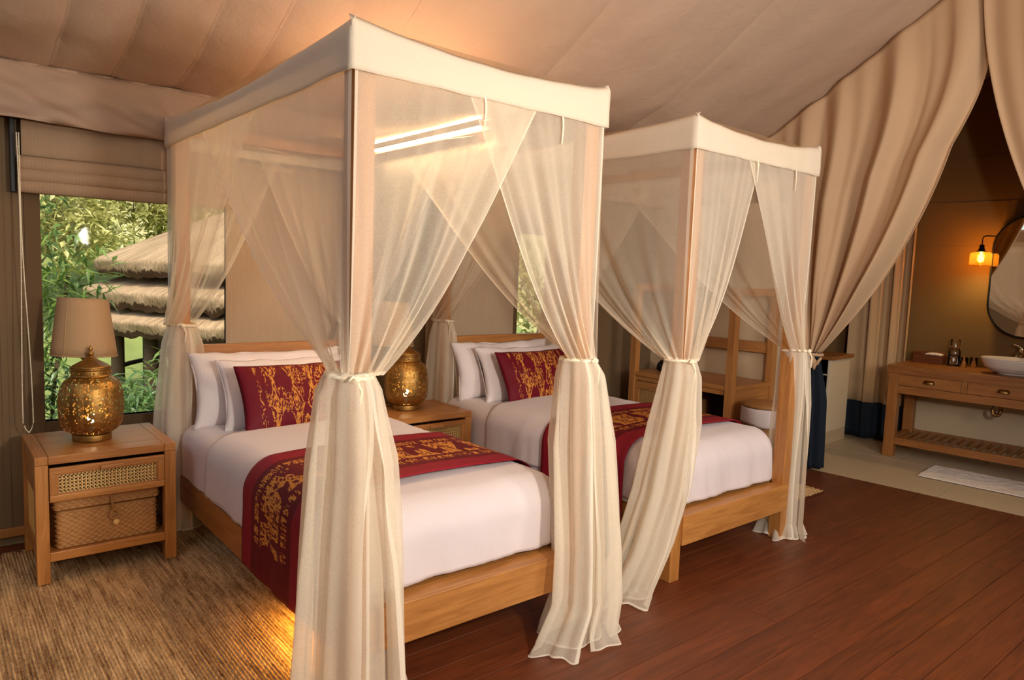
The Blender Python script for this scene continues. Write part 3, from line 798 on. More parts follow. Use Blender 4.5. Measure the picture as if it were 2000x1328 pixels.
lan2['label'] = 'pierced brass lantern with lit bulb on the nightstand between the beds'
for l in (lan, lan2): light('lantern_bulb', 'POINT', (l.location.x, l.location.y, l.location.z + .112), 2.2, (1, .72, .40), shadow_soft_size=.018)

def make_shade_lamp(label, loc):
    t = thing('table_lamp', label, 'lamp', loc)
    def sh(u, v):
        a = 2*PI*u; r = lerp(.158, .118, v); return (r*math.cos(a), r*math.sin(a), lerp(.425, .735, v) + .008*math.cos(a+2.6))
    g = MB(); g.grid(sh, 48, 6, closed=True); sd = g.build('lamp_shade', M_SHADE, t, smooth=True, solid=.003)
    g = MB()
    for r, z in ((.158, .428), (.118, .732)): g.tube([(r*math.cos(2*PI*i/48), r*math.sin(2*PI*i/48), z + .008*math.cos(2*PI*i/48+2.6)) for i in range(48)], .0035, 6, closed=True)
    g.tube([(lerp(.160, .120, k)*math.cos(-2.35), lerp(.160, .120, k)*math.sin(-2.35), lerp(.427, .733, k)) for k in (0, .5, 1)], .003, 6)
    g.build('shade_trim', M_SHADE, sd, smooth=True)
    MB().lathe([(.06, 0), (.062, .006), (.058, .012), (.014, .018)], 32).build('base', M_BRASSD, t, smooth=True)
    MB().lathe([(.010, .012), (.010, .40), (.017, .405), (.017, .46), (.006, .47), (.004, .55)], 20).build('stem', M_BRASSD, t, smooth=True)
    MB().sphere((0, 0, .55), .028).build('bulb', M_CERAM, t, smooth=True)
    return t
sl = make_shade_lamp('beige linen shade table lamp standing behind the left brass lantern, in the window', (.655, 4.43, .644))
sl2 = copy_tree(sl); sl2.location = (2.55, 4.42, .63)
sl2['label'] = 'beige linen shade table lamp behind the lantern between the beds'

# ------------------------------------------------------------------ roman blind, cord and hanging panels on the back wall
M_BLIND = m_canvas('ribbed_blind_cloth', (168, 140, 112), bump=.08)
rb = thing('roman_blind', 'folded beige roman blind above the left window', 'blind', (.39, YW - .06, 1.93))
def rib(z): return 0.0022*math.sin(z)
def blind(z0, z1, y, bulge, x0=0.0, x1=1.13):
    return lambda u, v: (lerp(x0, x1, u), y - bulge*math.sin(PI*v)**.7 + .0016*math.sin(u*420) - .004*N3(u*4, v, z0*9), lerp(z0, z1, v) + .004*N3(u*3, z0*7, 2))
g = MB(); g.grid(blind(.185, .40, .0, .012, .022), 200, 8); g.build('upper_cloth', M_BLIND, rb, smooth=True, solid=.004)
for k, (a, b, y) in enumerate(((.0, .075, -.018), (.060, .130, -.027), (.118, .195, -.022))):
    g = MB(); g.grid(blind(a, b, y, .022), 200, 10); g.build('fold', M_BLIND, rb, smooth=True, solid=.004)
box('side_channel', M_BLACK, -.028, -.004, -.01, .03, -.0, .40, rb)
ck = MB()
for k, xo in enumerate((-.002, .010)):
    pts = []
    n = 44
    for i in range(n+1):
        f_ = i/n; z = lerp(.30, -1.23, f_)
        x = xo + (.006*math.sin(f_*5) if k == 0 else .030*smooth((f_-.25)/.75) - .002)
        pts.append((x, -.062 + .004*math.sin(f_*7), z))
    if k == 1:
        pts += [(x_, -.062, z_) for x_, z_ in ((.030, -1.265), (.018, -1.285), (.004, -1.27), (-.002, -1.25))]
    ck.tube(pts, .0028, 6)
    for p in pts[::2]: ck.sphere(p, .0042, u=6, v=4)
set_label(ck.build('blind_cord', M_TIE, None, smooth=True), 'looped beaded cord hanging beside the left window blind', 'cord')
cord = [o for o in COL.objects if o.name == 'blind_cord'][0]; cord.location = rb.location
for nm, xa, xb, lb in (('wall_hanging', 1.475, 2.30, 'pale beige ribbed cloth panel hanging on the wall behind the nearer bed'), ('wall_hanging', 2.98, 3.86, 'pale grey beige cloth panel hanging on the wall behind the farther bed')):
    t = thing(nm, lb, 'wall hanging', (xa, YW, .5))
    g = MB(); g.grid(lambda u, v: (lerp(0, xb-xa, u), -.030 + .0016*math.sin(u*300) - .006*N3(u*3, v*2, xa), lerp(0, 1.72, v)), 160, 10)
    g.build('cloth', M_PANEL, t, smooth=True, solid=.004)
    box('batten', MW['desk', 'x'], -.01, xb-xa+.01, -.05, -.036, 1.70, 1.735, t)

# ------------------------------------------------------------------ partition curtains
def ctop(yy): return ceil_z(yy) - .02
pc = thing('partition_curtain', 'tall taupe canvas curtain swept left and tied, between bedroom and bathroom', 'curtain', (5.9, 3.05, 0))
def curtL(u, v):
    yt = lerp(4.45, 1.99, u); zt = ctop(yt) + .012; yb = lerp(3.15, 2.97, u); zb = 1.0
    t = v
    gq = t**(1 + 1.35*u)
    yy = lerp(yt, yb, gq) - .10*u**3*math.sin(PI*min(1, t/.42))*(t < .42)
    z = lerp(zt, zb, t)
    amp = lerp(.012, .055, math.sin(PI*min(1, t*.9))**.7)*(1 - .45*smooth((t-.75)/.25))
    ph = 2*PI*6.2*u**1.1 + .6*math.sin(t*3) + 1.6*N3(u*4, t, 7)
    xx = 5.88 + amp*1.35*((2/PI)*math.asin(.96*math.sin(ph))*1.2 + .45*math.sin(2*PI*11*u + 1.4 + t*1.5) + .6*N3(u*6, t*1.2, 2))
    return (xx, yy, z)
g = MB(); g.grid(curtL, 220, 70); g.build('swept_cloth', M_CURT, pc, smooth=True, world=True, solid=.004)
def skirtL(u, v):
    a = lerp(-.25, 1.25, u)*PI; z = lerp(1.02, .03, v); r = lerp(.06, .115, smooth(v*2.2))
    k = 1 + .25*math.sin(9*a + 1)
    return (5.87 - r*k*math.sin(a)*.8, 3.03 + r*1.0*k*math.cos(a) - .03*v, z)
g = MB(); g.grid(skirtL, 90, 24); g.build('navy_hem', M_NAVY, pc, smooth=True, world=True, solid=.004)
g = MB(); g.tube([(5.87 + .085*math.cos(2*PI*i/24), 3.05 + .11*math.sin(2*PI*i/24), 1.01 + .01*math.sin(2*PI*i/24)) for i in range(24)], .014, 8, closed=True)
g.build('tie_band', M_CURT, pc, smooth=True, world=True)
g = MB(); g.grid(lambda u, v: (5.775 - .012*math.sin(PI*v), 2.985 - .10*u + .03*v*u, .99 - .11*v*(1-.45*u) - .02*u + .02*math.sin(u*9)), 10, 6)
g.build('tie_end', M_CURT, pc, smooth=True, world=True, solid=.004)
pr = thing('partition_curtain', 'taupe canvas curtain falling from the apex at the upper right corner', 'curtain', (5.9, .6, 0))
def curtR(u, v):
    yt = lerp(1.97, -.6, u); zt = ctop(max(yt, .95)) + .01 if yt > .95 else 4.45 - .2*(.95-yt); yb = lerp(.85, .6, u); zb = 1.0
    gq = v**(1.9 - .7*u)
    yy = lerp(yt, yb, gq); z = lerp(zt, zb, v)
    amp = lerp(.03, .06, math.sin(PI*v*.9))
    return (5.84 + amp*(math.sin(2*PI*6.5*u + .4*math.sin(v*3)) + .5*math.sin(2*PI*11*u + 1 + v*2)), yy, z)
g = MB(); g.grid(curtR, 180, 60); g.build('swept_cloth', M_CURT, pr, smooth=True, world=True, solid=.004)
g = MB(); g.grid(lambda u, v: (5.84 - lerp(.06, .12, v)*(1+.2*math.sin(9*PI*u))*math.sin(PI*lerp(-.2, 1.2, u)), .72 + lerp(.08, .13, v)*math.cos(PI*lerp(-.2, 1.2, u)), lerp(1.0, .03, v)), 60, 16)
g.build('navy_hem', M_NAVY, pr, smooth=True, world=True, solid=.004)

# ------------------------------------------------------------------ writing desk with posts
dk = thing('writing_desk', 'teak desk with tall posts and cane door behind the farther bed', 'desk', (5.05, 3.26, 0))
for px, py in ((0, 0), (.60, 0), (0, 1.03), (.60, 1.03)):
    box('post', MW['desk', 'z'], px, px+.065, py, py+.065, 0, 1.55, dk)
box('desktop', MW['desk', 'y'], .004, .655, .01, 1.085, .70, .735, dk)
box('back_beam', MW['desk', 'y'], .615, .655, .066, 1.029, .98, 1.075, dk)
box('hanging_rail', MW['desk', 'y'], .31, .35, .02, 1.08, 1.49, 1.54, dk)
for py in (.012, 1.045): box('end_rail', MW['desk', 'x'], .066, .599, py, py+.035, 1.48, 1.545, dk)
box('end_panel', MW['desk', 'x'], .066, .599, .02, .045, .10, .699, dk)
box('end_panel', MW['desk', 'x'], .066, .599, 1.05, 1.075, .10, .699, dk)
box('divider', MW['desk', 'z'], .03, .60, .60, .625, .10, .699, dk)
box('back_boards', M_DARK, .60, .612, .066, 1.029, .10, .70, dk)
box('apron', MW['desk', 'y'], .02, .045, .066, 1.029, .655, .699, dk)
dd = thing('door', None, None, (.012, 1.028, .10)); dd.parent = dk; dd.rotation_euler = (0, 0, -PI/2)
w_, h_ = .40, .55
box('door_rail', MW['desk', 'x'], 0, w_, 0, .02, 0, .05, dd); box('door_rail', MW['desk', 'x'], 0, w_, 0, .02, h_-.07, h_, dd)
box('door_stile', MW['desk', 'z'], 0, .05, 0, .02, .05, h_-.07, dd); box('door_stile', MW['desk', 'z'], w_-.05, w_, 0, .02, .05, h_-.07, dd)
c = cane(w_-.1, h_-.12, .020, .006).build('cane_panel', M_CANED, dd); c.location = (.05, .008, .05)
box('panel_back', M_DARK, .05, w_-.05, .016, .02, .05, h_-.07, dd, bevel=0)
def round_pot(label, loc, s=1.0, tilt=0):
    t = thing('round_pot', label, 'pot', loc)
    MB().lathe([(.03*s, 0), (.05*s, .012*s), (.058*s, .04*s), (.052*s, .07*s), (.036*s, .085*s), (.034*s, .09*s)], 28).build('body', M_BLACKG, t, smooth=True)
    MB().lathe([(.036*s, .089*s), (.030*s, .098*s), (.008*s, .102*s), (.008*s, .110*s), (.012*s, .116*s), (.004*s, .122*s)], 24).build('lid', M_BLACKG, t, smooth=True)
    MB().tube([(-.052*s, 0, .05*s), (-.085*s, 0, .06*s), (-.088*s, 0, .03*s), (-.056*s, 0, .025*s)], .006*s, 8).build('handle', M_BLACKG, t, smooth=True)
    return t
round_pot('glossy black round pot at the far left end of the desk', (5.30, 4.16, .735), 1.05)
round_pot('smaller black round pot on the desk just right of the other pot', (5.26, 3.99, .735), .95)
g = MB().lathe([(.022, 0), (.024, .004), (.006, .008), (.004, .06), (.012, .066), (.030, .09), (.033, .12), (.028, .15), (.0265, .15), (.031, .12), (.028, .092), (.010, .07), (.001, .068)], 24, caps=False)
gl = g.build('wine_glass', M_JAR, None, smooth=True); gl.location = (5.16, 4.02, .7352); set_label(gl, 'clear stemmed glass on the desk edge in front of the black pots', 'glass')

# laundry basket
lb = thing('laundry_basket', 'wicker laundry basket with white liner and woven lid at the right end of the desk', 'basket', (5.19, 3.02, 0))
def lbk(u, v):
    a = 2*PI*u; z = lerp(.0, .60, v); r = lerp(.145, .18, v)
    return ((r + .004*math.sin(a*40 + (int(v*36) % 2)*PI) + .003*math.sin(v*36*PI))*math.cos(a), (r + .004*math.sin(a*40 + (int(v*36) % 2)*PI))*math.sin(a), z)
g = MB(); g.grid(lbk, 160, 108, closed=True); g.build('body', M_WICK, lb, smooth=True)
g = MB(); g.grid(lambda u, v: ((.190 + .006*N3(u*9, v, 2) + .005*math.sin(PI*v))*math.cos(2*PI*u), (.190 + .006*N3(u*9, v, 2))*math.sin(2*PI*u), lerp(.47 + .012*math.sin(6*PI*u), .605, v)), 64, 6, closed=True)
g.build('liner', M_SHEET, lb, smooth=True, solid=.004)
MB().lathe([(.188, .606), (.196, .612), (.194, .628), (.15, .64), (.08, .648), (.001, .650)], 48, fr=lambda a, z: 1 + .008*math.sin(a*30)).build('lid', M_WICK, lb, smooth=True)

# ------------------------------------------------------------------ bathroom
# open shelf unit with wood top beside the curtain
cb = thing('shelf_unit', 'cream shelf unit with dark open shelves and wood top behind the tied curtain', 'shelf', (6.885, 3.345, 0), -th)
Dc, Hc, Lc = .50, .86, .95
box('side_panel', M_CREAM, 0, Dc, 0, .03, .13, Hc, cb); box('side_panel', M_CREAM, 0, Dc, Lc-.03, Lc, .13, Hc, cb)
box('plinth', M_TILE, 0, Dc, 0, Lc, 0, .129, cb)
box('back_panel', M_BLACK, Dc-.02, Dc-.005, .03, Lc-.03, .13, Hc, cb)
box('inner_liner', M_BLACK, .02, Dc-.02, .0301, .034, .13, Hc-.01, cb, bevel=0)
for z in (.14, .33, .52, .70): box('shelf', M_BLACK, .012, Dc-.02, .034, Lc-.03, z, z+.012, cb); box('shelf_edge', M_CREAM, .004, .012, .034, Lc-.03, z, z+.012, cb)
box('wood_top', MW['vanity', 'y'], -.03, Dc+.02, -.03, Lc+.02, Hc, Hc+.035, cb)
sw = box('light_switch', M_CERAM, 7.685, 7.70, 3.44, 3.50, .93, 1.06); set_label(sw, 'small cream light switch on the wall beside the sand shower curtain', 'switch')
# shower curtain
sc_ = thing('shower_curtain', 'sand canvas curtain with navy hem hanging left of the vanity', 'curtain', (7.55, 3.2, 0))
def shc(u, v, z0, z1):
    a = 2*PI*2.6*u**1.6
    yy = lerp(3.47, 2.93, u) + .012*math.sin(a*2+1); xx = lerp(7.46, 7.62, u) + .04*math.sin(a + .5) + .012*math.sin(3*a + v)
    return (xx, yy, lerp(z0, z1, v))
g = MB(); g.grid(lambda u, v: shc(u, v, .40, 2.35), 120, 12); g.build('sand_cloth', M_SHOW, sc_, smooth=True, world=True, solid=.003)
g = MB(); g.grid(lambda u, v: shc(u, v, .035, .40), 120, 6); g.build('navy_hem', M_NAVY, sc_, smooth=True, world=True, solid=.004)

# vanity (origin at its front left foot; x into the depth, y negative along the front)
VW = 1.83
vt = thing('vanity', 'teak washstand with cup-handled drawers and slatted shelf under the basin', 'vanity', (7.005, 2.845, 0), -th)
HV, DV, LG = .872, .62, .09
for px in (.0, DV-LG):
    for py in (-LG, -VW): box('leg', MW['vanity', 'z'], px, px+LG, py, py+LG, 0, HV-.075, vt, bevel=.004)
box('worktop', MW['vanity', 'y'], -.012, DV+.01, -VW-.012, .012, HV-.074, HV, vt, bevel=.004)
box('apron_bottom', MW['vanity', 'y'], .003, .03, -VW+LG, -LG, .61, .682, vt)
box('apron_top', MW['vanity', 'y'], .003, .03, -VW+LG, -LG, .788, HV-.075, vt, bevel=0)
for py in (-.645, -1.235): box('drawer_stile', MW['vanity', 'z'], .003, .03, py, py+.045, .683, .787, vt)
box('side_apron', MW['vanity', 'x'], LG, DV-LG, -.03, -.006, .61, HV-.075, vt); box('side_apron', MW['vanity', 'x'], LG, DV-LG, -VW+.006, -VW+.03, .61, HV-.075, vt)
box('back_apron', MW['vanity', 'y'], DV-.03, DV-.005, -VW+LG, -LG, .57, HV-.075, vt)
def cup_pull(y):
    h = thing('cup_handle', None, None, (.0, y, .742))
    def f(u, v):
        a = PI*u; b = PI/2*v
        return (-.026*math.sin(a)*math.cos(b*.9) - .001, .043*math.cos(a)*(1 if v < .5 else math.cos((v-.5)*2.2)), .026*math.sin(b) - .006)
    g = MB(); g.grid(f, 18, 8); return g
for ya, yb in ((-.598, -.092), (-1.188, -.648), (-VW+LG+.003, -1.238)):
    d = thing('drawer', None, None, (.001, yb, .686)); d.parent = vt
    wd = yb - ya
    box('drawer_front', MW['vanity', 'y'], 0, .022, -wd, 0, 0, .10, d)
    box('drawer_box', M_DARK, .024, .40, -wd+.02, -.02, .0, .09, d, bevel=0)
    ym = -wd/2
    g = MB()
    def f(u, v, ym=ym):
        a = PI*u
        return (-.030*math.sin(a)**.8*math.cos(PI/2*v*.96) - .0015, ym + .045*math.cos(a)*math.cos(PI/2*v*.55), .044 + .030*math.sin(PI/2*v))
    g.grid(f, 20, 8); g.build('cup_handle', M_BRASSD, d, smooth=True, solid=.003, label='aged brass cup handle')
for px in (0.004, DV-.046): box('shelf_rail', MW['vanity', 'y'], px, px+.042, -VW+LG, -LG, .122, .19, vt)
for py in (-.075, -VW+.02): box('shelf_end', MW['vanity', 'x'], LG, DV-LG, py, py+.05, .125, .188, vt)
n = 21
for i in range(n):
    py = -.13 - i*(VW-.24)/n
    box('slat', MW['vanity', 'x'], .047, DV-.047, py-.034, py, .168, .188, vt)
# drain trap
dt = thing('drain_trap', 'brass drain trap hanging under the washstand below the basin', 'pipe', (7.24, 1.98, 0))
g = MB(); g.tube([(0, 0, .79), (0, 0, .55)], .019, 14)
g.tube([(0, 0, .60)] + [(0, .032 - .032*math.cos(PI*i/10), .545 - .035*math.sin(PI*i/10)) for i in range(11)] + [(0, .064, .60), (.30, .064, .605)], .017, 12)
g.build('trap_pipe', M_BRASSD, dt, smooth=True); MB().lathe([(.024, .60), (.026, .603), (.026, .622), (.024, .625)], 20).build('trap_nut', M_BRASSD, dt, smooth=False)
# vessel basin
bs = thing('vessel_basin', 'white oval ceramic vessel basin on the washstand at the right edge', 'basin', (7.32, 1.93, HV))
def bas(u, v):
    prof = [(.10, 0), (.115, .004), (.118, .014), (.16, .024), (.205, .06), (.228, .105), (.236, .135), (.232, .141), (.225, .137), (.212, .10), (.17, .055), (.09, .034), (.001, .030)]
    s = v*(len(prof)-1); i = min(int(s), len(prof)-2); f = s-i
    r = lerp(prof[i][0], prof[i+1][0], f); z = lerp(prof[i][1], prof[i+1][1], f)
    return (r*.86*math.cos(2*PI*u), r*1.12*math.sin(2*PI*u), z)
g = MB(); g.grid(bas, 64, 48, closed=True); g.build('bowl', M_CERAM, bs, smooth=True)
MB().lathe([(.022, .031), (.022, .035), (.001, .036)], 20).build('drain', M_CHROME, bs, smooth=True)
fc = thing('tap', 'chrome basin tap behind the white vessel basin', 'tap', (7.575, 1.96, HV))
g = MB().lathe([(.028, 0), (.028, .008), (.020, .014), (.020, .20), (.024, .205), (.024, .225), (.016, .235)], 24)
g.build('body', M_CHROME, fc, smooth=True)
MB().tube([(0, 0, .165), (-.06, 0, .185), (-.11, 0, .18), (-.135, 0, .165), (-.137, 0, .15)], .012, 12).build('spout', M_CHROME, fc, smooth=True)
MB().tube([(0, 0, .225), (-.01, .03, .245), (-.02, .07, .252)], [.010, .008, .006], 10).build('lever', M_CHROME, fc, smooth=True)
# wooden tray box with soap cloth, jar, carafe
M_BOX = MW['desk', 'y']
tb = thing('amenity_box', 'small dark wooden box with divided top at the left end of the washstand', 'box', (7.555, 2.70, HV))
M_DW = m_wood('dark_teak', (96, 50, 24), (128, 70, 34), 'y')
box('body', M_DW, -.07, .07, -.125, .125, 0, .085, tb); box('rim', M_DW, -.07, .07, .05, .125, .0855, .11, tb); box('rim', M_DW, .05, .07, -.125, .049, .0855, .11, tb)
g = MB(); g.grid(lambda u, v: (lerp(-.055, .045, v), lerp(-.115, .03, u), .088 + .016*math.sin(PI*u)**.4*math.sin(PI*v)**.4 + .004*N3(u*5, v*5, 2)), 16, 10); g.b.verts.ensure_lookup_table()
o = g.build('folded_cloth', M_TOWEL, None, smooth=True, solid=.006); o.location = tb.location; set_label(o, 'folded white cloth resting on the dark wooden amenity box', 'cloth')
jr = thing('glass_carafe', 'clear glass carafe with upturned tumbler on top, beside the wooden box', 'carafe', (7.545, 2.485, HV))
MB().lathe([(.048, .001), (.052, .006), (.052, .135), (.046, .155), (.030, .168), (.030, .19)], 32, caps=False).build('carafe_body', M_JAR, jr, smooth=True)
MB().lathe([(.047, .006), (.047, .105), (.001, .105)], 28).build('water', M_JAR, jr, smooth=True)
MB().lathe([(.040, .172), (.040, .250), (.036, .256), (.001, .257)], 28, caps=False).build('tumbler', M_JAR, jr, smooth=True)
MB().lathe([(.0405, .168), (.0425, .171), (.0425, .177), (.0405, .179)], 28).build('band', M_DW, jr)
for k, (xx, yy) in enumerate(((7.50, 2.385), (7.58, 2.33))):
    t = thing('drinking_glass', ('short clear tumbler right of the carafe, nearer the washstand front', 'short clear tumbler right of the carafe, close to the wall')[k], 'glass', (xx, yy, HV))
    MB().lathe([(.027, .001), (.030, .004), (.034, .095), (.0325, .095), (.028, .008), (.001, .007)], 28, caps=False).build('tumbler', M_JAR, t, smooth=True)
# towel mat
tm = thing('bath_mat', 'white crumpled towel mat on the tiles in front of the washstand', 'mat', (6.48, 2.33, 0), -th)
def mat(u, v):
    x = lerp(0, .52, v) + .012*N3(u*6, v*2, 1); yv = -lerp(0, 1.15, u) + .01*N3(v*5, u, 2)
    wv = .010*abs(N3(u*11 + v*6, v*5 - u*3, 4)) + .007*abs(math.sin(16*u - 9*v + 3*N3(u*4, v*4, 5)))
    return (x, yv, .006 + wv*(math.sin(PI*v)**.4))
g = MB(); g.grid(mat, 120, 50); g.build('towelling', M_TOWEL, tm, smooth=True, solid=.005, offset=1)
# mirror
mr = thing('wall_mirror', 'large rounded mirror in a thin black frame over the basin', 'mirror', (7.665, 1.93, 1.735), -th)
def rr(w_, h_, r, n=10):
    P = []
    for cx, cz, a0 in ((w_/2-r, h_/2-r, 0), (-w_/2+r, h_/2-r, PI/2), (-w_/2+r, -h_/2+r, PI), (w_/2-r, -h_/2+r, 3*PI/2)):
        for i in range(n+1): P.append((cx + r*math.cos(a0 + PI/2*i/n), cz + r*math.sin(a0 + PI/2*i/n)))
    return P
P = rr(.70, 1.10, .30)
g = MB(); vs = [g.b.verts.new((.0, p[0], p[1])) for p in P]; g.b.faces.new(vs); g.build('mirror_glass', M_MIRROR, mr)
g = MB(); g.tube([(0.006, p[0], p[1]) for p in P], .010, 8, closed=True); g.build('frame', M_BLACK, mr, smooth=True)
g = MB(); g.tube([(.022, p[0]*.97, p[1]*.97) for p in P], .014, 8, closed=True); g.build('back_rim', M_BLACK, mr, smooth=True)
# sconce
sn = thing('wall_sconce', 'wall lamp with amber glass shade and glowing bulb left of the mirror', 'lamp', (7.50, 2.33, 1.86))
g = MB(); g.tube([(.0, 0, .20), (.004, -.005, .225), (.02, -.015, .238), (.05, -.03, .240), (.12, -.06, .24), (.19, -.09, .24)], .006, 8)
g.tube([(0, 0, .20), (0, 0, .155)], .005, 8); g.build('arm', M_BLACK, sn, smooth=True)
wp = MB().lathe([(.045, 0), (.045, .012), (.038, .018)], 24).build('wall_plate', M_BLACK, sn, smooth=True); wp.location = (.20, -.095, .24); wp.rotation_euler = (0, -PI/2, -th)
MB().lathe([(.010, .160), (.020, .155), (.020, .125), (.026, .12), (.026, .105), (.044, .098), (.044, .092), (.02, .090)], 24).build('cap', M_BLACK, sn, smooth=True)
MB().lathe([(.045, .091), (.078, .086), (.088, .072), (.089, -.030), (.086, -.032), (.085, .068), (.075, .082), (.044, .087)], 40, caps=False).build('glass_shade', M_AMBER, sn, smooth=True)
MB().lathe([(.011, .09), (.012, .065), (.024, .035), (.024, .015), (.012, .0), (.001, -.003)], 20).build('bulb', M_FIL, sn, smooth=True)
light('sconce_bulb', 'POINT', (7.50, 2.33, 1.885), 50, (1, .64, .20), shadow_soft_size=.03)

# ------------------------------------------------------------------ garden outside the windows
def m_leaf(name, c1, c2):
    t = NT(name); n = t.noise(t.coord(), 2.2, 3); r = t.noise(t.coord(), 23, 2)
    col = t.mix(t.math('ADD', t.math('MULTIPLY', t.ramp(n, .35, .65), .6), t.math('MULTIPLY', t.ramp(r, .3, .7), .4)), lin(c1), lin(c2))
    d = t.add('BsdfDiffuse', {0: col}); tr = t.add('BsdfTranslucent', {0: col}); g = t.add('BsdfGlossy', {0: (1, 1, 1, 1), 1: .35})
    a = t.add('MixShader', {0: .4, 1: d.outputs[0], 2: tr.outputs[0]})
    return t.finish(t.add('MixShader', {0: .05, 1: a.outputs[0], 2: g.outputs[0]}).outputs[0])
M_LEAF = m_leaf('garden_leaf', (62, 96, 36), (150, 176, 84)); M_LEAF2 = m_leaf('hazed_leaf', (140, 148, 76), (222, 214, 140)); M_LEAF3 = m_leaf('deep_leaf', (46, 80, 36), (122, 156, 80))  # the palest leaf has distant haze mixed into its colour
M_BARK = m_plain('bark', (96, 74, 52), .9, var=.2)
M_THATCH = None
def m_thatch():
    t = NT('thatch'); uv = t.add('UVMap').outputs[0]; sp = t.add('SeparateXYZ', {0: uv})
    n = t.noise(t.add('Mapping', {0: uv, 3: (420, 5, 1)}).outputs[0], 1, 4, .7); b = t.noise(t.coord(), 1.5, 4)
    col = t.mix(t.ramp(t.math('ADD', t.math('MULTIPLY', n, .7), t.math('MULTIPLY', b, .3)), .3, .7), lin((104, 82, 58)), lin((186, 160, 124)))
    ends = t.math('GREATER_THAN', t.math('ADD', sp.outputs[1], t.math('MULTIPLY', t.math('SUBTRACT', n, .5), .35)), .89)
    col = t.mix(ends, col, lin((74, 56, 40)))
    t.principled(Base_Color=col, Roughness=.95, Specular_IOR_Level=.05, Normal=t.bump(n, .6, .05)); return t.m
M_THATCH = m_thatch()
rng = random.Random(5)
def leaves(g, c, rad, n, ln, wd, rnd):
    for _ in range(n):
        while True:
            p = Vector((rnd.uniform(-1, 1), rnd.uniform(-1, 1), rnd.uniform(-1, 1)))
            if p.length <= 1 and p.length > .2: break
        p = Vector((p.x*rad[0], p.y*rad[1], p.z*rad[2])) + Vector(c)
        d = Vector((rnd.uniform(-1, 1), rnd.uniform(-1, 1), rnd.uniform(-.8, .7))).normalized()
        s = d.cross(Vector((rnd.uniform(-.4, .4), rnd.uniform(-.4, .4), 1))).normalized(); L = ln*rnd.uniform(.6, 1.2); W_ = wd*rnd.uniform(.7, 1.2)
        dn = Vector((0, 0, -.18*L))
        a = g.b.verts.new(p); b1 = g.b.verts.new(p + d*L*.45 + s*W_); b2 = g.b.verts.new(p + d*L*.45 - s*W_); e = g.b.verts.new(p + d*L + dn); m_ = g.b.verts.new(p + d*L*.45 - Vector((0, 0, W_*.4)))
        g.b.faces.new((a, b1, m_)); g.b.faces.new((a, m_, b2)); g.b.faces.new((b1, e, m_)); g.b.faces.new((m_, e, b2))
def shrub(label, loc, clumps, mat, ln, wd, n, seed):
    rnd = random.Random(seed)
    t = thing('shrub', label, 'shrub', loc)
    st = MB()
    g = MB()
    for c, r in clumps:
        leaves(g, c, r, n, ln, wd, rnd)
        st.tube([(c[0]*.1, c[1]*.1, 0), (c[0]*.5, c[1]*.5, c[2]*.6), c], .015, 6)
    st.build('stems', M_BARK, t, smooth=True)
    g.build('foliage', mat, t)['kind'] = 'stuff'
    return t
GZ = -.75
gr = m_plain('garden_soil_grass', (112, 124, 62), .95, var=.35, scale=3)
g = MB(); g.grid(lambda u, v: (lerp(-14, 16, u), lerp(YW + .4, 24, v), GZ + .15*N3(u*9, v*9, 1) + (max(0, v-.55)**2)*14), 40, 40); set_label(g.build('garden_ground', gr, None, smooth=True), kind='structure')
g = MB(); g.grid(lambda u, v: (lerp(-22, 26, u), 24 + 9*v + 2*N3(u*6, v*4, 3), GZ - 1 + 15*v + 1.6*N3(u*14, v*9, 5)), 60, 40)
hillm = m_leaf('hazed_scrub', (150, 150, 74), (226, 216, 140)); set_label(g.build('hill', hillm, None, smooth=True), kind='structure')  # haze over the hillside is put into this colour
shrub('broad-leaved green shrub close outside the left window, at its left edge', (.62, 6.35, GZ), [((-.05, 0, 2.35), (.34, .3, .42)), ((.05, .05, 1.85), (.32, .3, .35)), ((-.15, .05, 1.35), (.35, .3, .4)), ((.22, 0, 2.2), (.34, .25, .3)), ((-.1, .1, 2.85), (.34, .3, .35))], M_LEAF, .19, .017, 130, 3)
shrub('light green leafy shrub below the thatched roof, right of the left brass lantern', (1.55, 6.6, GZ), [((0, 0, 1.15), (.40, .35, .30)), ((.25, .1, 1.42), (.35, .3, .22)), ((.1, -.2, .9), (.6, .3, .35)), ((.55, -.1, 1.15), (.45, .3, .35))], M_LEAF, .16, .014, 260, 11)
shrub('low bright green shrub outside, behind the left side of the brass lantern', (.75, 6.2, GZ), [((0, 0, 1.15), (.45, .3, .32)), ((-.2, .1, 1.45), (.32, .3, .28)), ((.35, 0, 1.05), (.5, .3, .3))], M_LEAF3, .13, .014, 220, 17)
shrub('dark green shrub in the shade under the eaves of the thatched hut', (1.95, 8.4, GZ), [((0, 0, .75), (.8, .4, .45)), ((.5, .1, .55), (.8, .4, .5)), ((-.5, 0, .7), (.6, .4, .45))], M_LEAF3, .20, .022, 330, 71)
k_lab = ['pale green bushy tree on the hillside, left above the thatched roof', 'yellow green bushy tree on the hillside above the thatch, at window centre', 'pale bushy tree on the hillside at upper right of the left window', 'green bushy tree standing far right behind the thatched roof']
for k, (xx, yy, zz, s) in enumerate(((1.6, 19, 1.0, 1.9), (4.3, 21, 1.6, 2.0), (7.0, 20, 1.8, 2.0), (10.5, 19, 1.6, 2.2))):
    shrub(k_lab[k], (xx, yy, zz), [((0, 0, .9*s), (s*.8, s*.6, s*.6)), ((s*.6, 0, .6*s), (s*.6, s*.5, s*.5)), ((-s*.6, 0, .6*s), (s*.6, s*.5, s*.5)), ((0, 0, 1.5*s), (s*.6, s*.5, s*.5))], (M_LEAF2, M_LEAF2, M_LEAF2, M_LEAF)[k], .28, .055, 1100, 31+k)
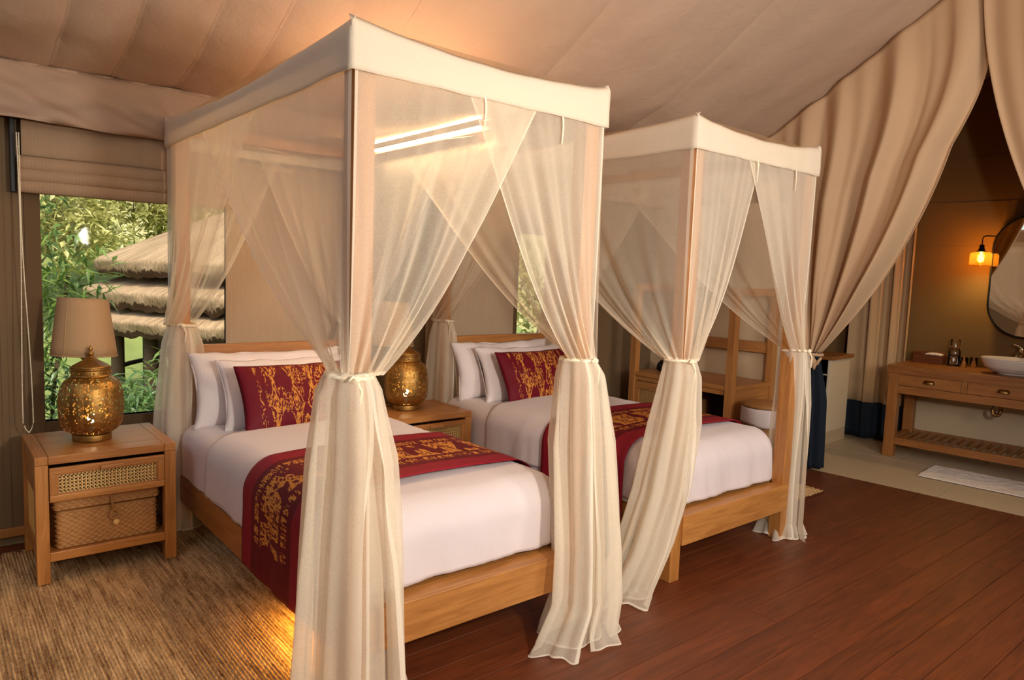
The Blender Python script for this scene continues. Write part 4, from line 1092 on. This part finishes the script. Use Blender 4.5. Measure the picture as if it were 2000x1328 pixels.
shrub('bushy green tree outside the wall beyond the left window, seen in the mirror', (-2.4, 9, GZ), [((0, 0, 1.6), (1.3, .8, .9)), ((.9, 0, 1.0), (.9, .6, .7)), ((-.9, 0, 1.2), (.9, .6, .7))], M_LEAF2, .3, .05, 420, 51)
shrub('green shrub outside the narrow window behind the farther bed', (6.2, 8, GZ), [((0, 0, 1.6), (.9, .6, .9)), ((.6, 0, 2.2), (.8, .6, .6))], M_LEAF2, .25, .04, 380, 61)
hut = thing('thatched_hut', 'thatched garden hut with layered roof seen through the left window', 'hut', (5.15, 12.2, GZ - .08))
def tier(r0, z0, r1, z1, drop, seed):
    def f(u, v):
        a = 2*PI*u
        if v < .7: q = v/.7; r = lerp(r0, r1, q); z = lerp(z0, z1, q) + .03*math.sin(PI*q)
        else: q = (v-.7)/.3; r = r1 + .02*math.sin(PI*q) - .06*q; z = z1 - drop*q*(1 + .35*N3(a*16, 0, seed)) 
        r += .035*N3(a*22, v*5, seed) + .02*N3(a*70, v*3, seed)
        return (r*math.cos(a), r*math.sin(a), z)
    g = MB(); g.grid(f, 260, 26, closed=True); return g
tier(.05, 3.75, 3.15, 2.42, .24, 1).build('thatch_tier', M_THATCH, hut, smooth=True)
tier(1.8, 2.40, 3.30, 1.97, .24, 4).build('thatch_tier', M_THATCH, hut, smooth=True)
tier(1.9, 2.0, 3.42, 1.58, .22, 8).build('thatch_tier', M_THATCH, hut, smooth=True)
for k in range(9):
    a = PI*1.0 + k*PI/8
    MB().lathe([(.10, 0), (.09, 1.6)], 12, centre=(2.9*math.cos(a), 2.9*math.sin(a))).build('post', M_BARK, hut, smooth=True)
MB().lathe([(2.5, 0), (2.5, 1.6)], 48, caps=False).build('hut_wall', M_DARK, hut, smooth=True)
MB().lathe([(2.95, .55), (3.0, .55), (3.0, .62), (2.95, .62)], 48, caps=False).build('rail', M_BARK, hut)
rk = MB(); rk.sphere((0, 0, .1), .22, (1.2, .8, .7)); o = rk.build('garden_stone', m_plain('pale_stone', (214, 200, 176), .9, var=.1), None, smooth=True); o.location = (1.62, 5.95, GZ + .18)
set_label(o, 'pale garden stone among the green plants outside the left window', 'stone')
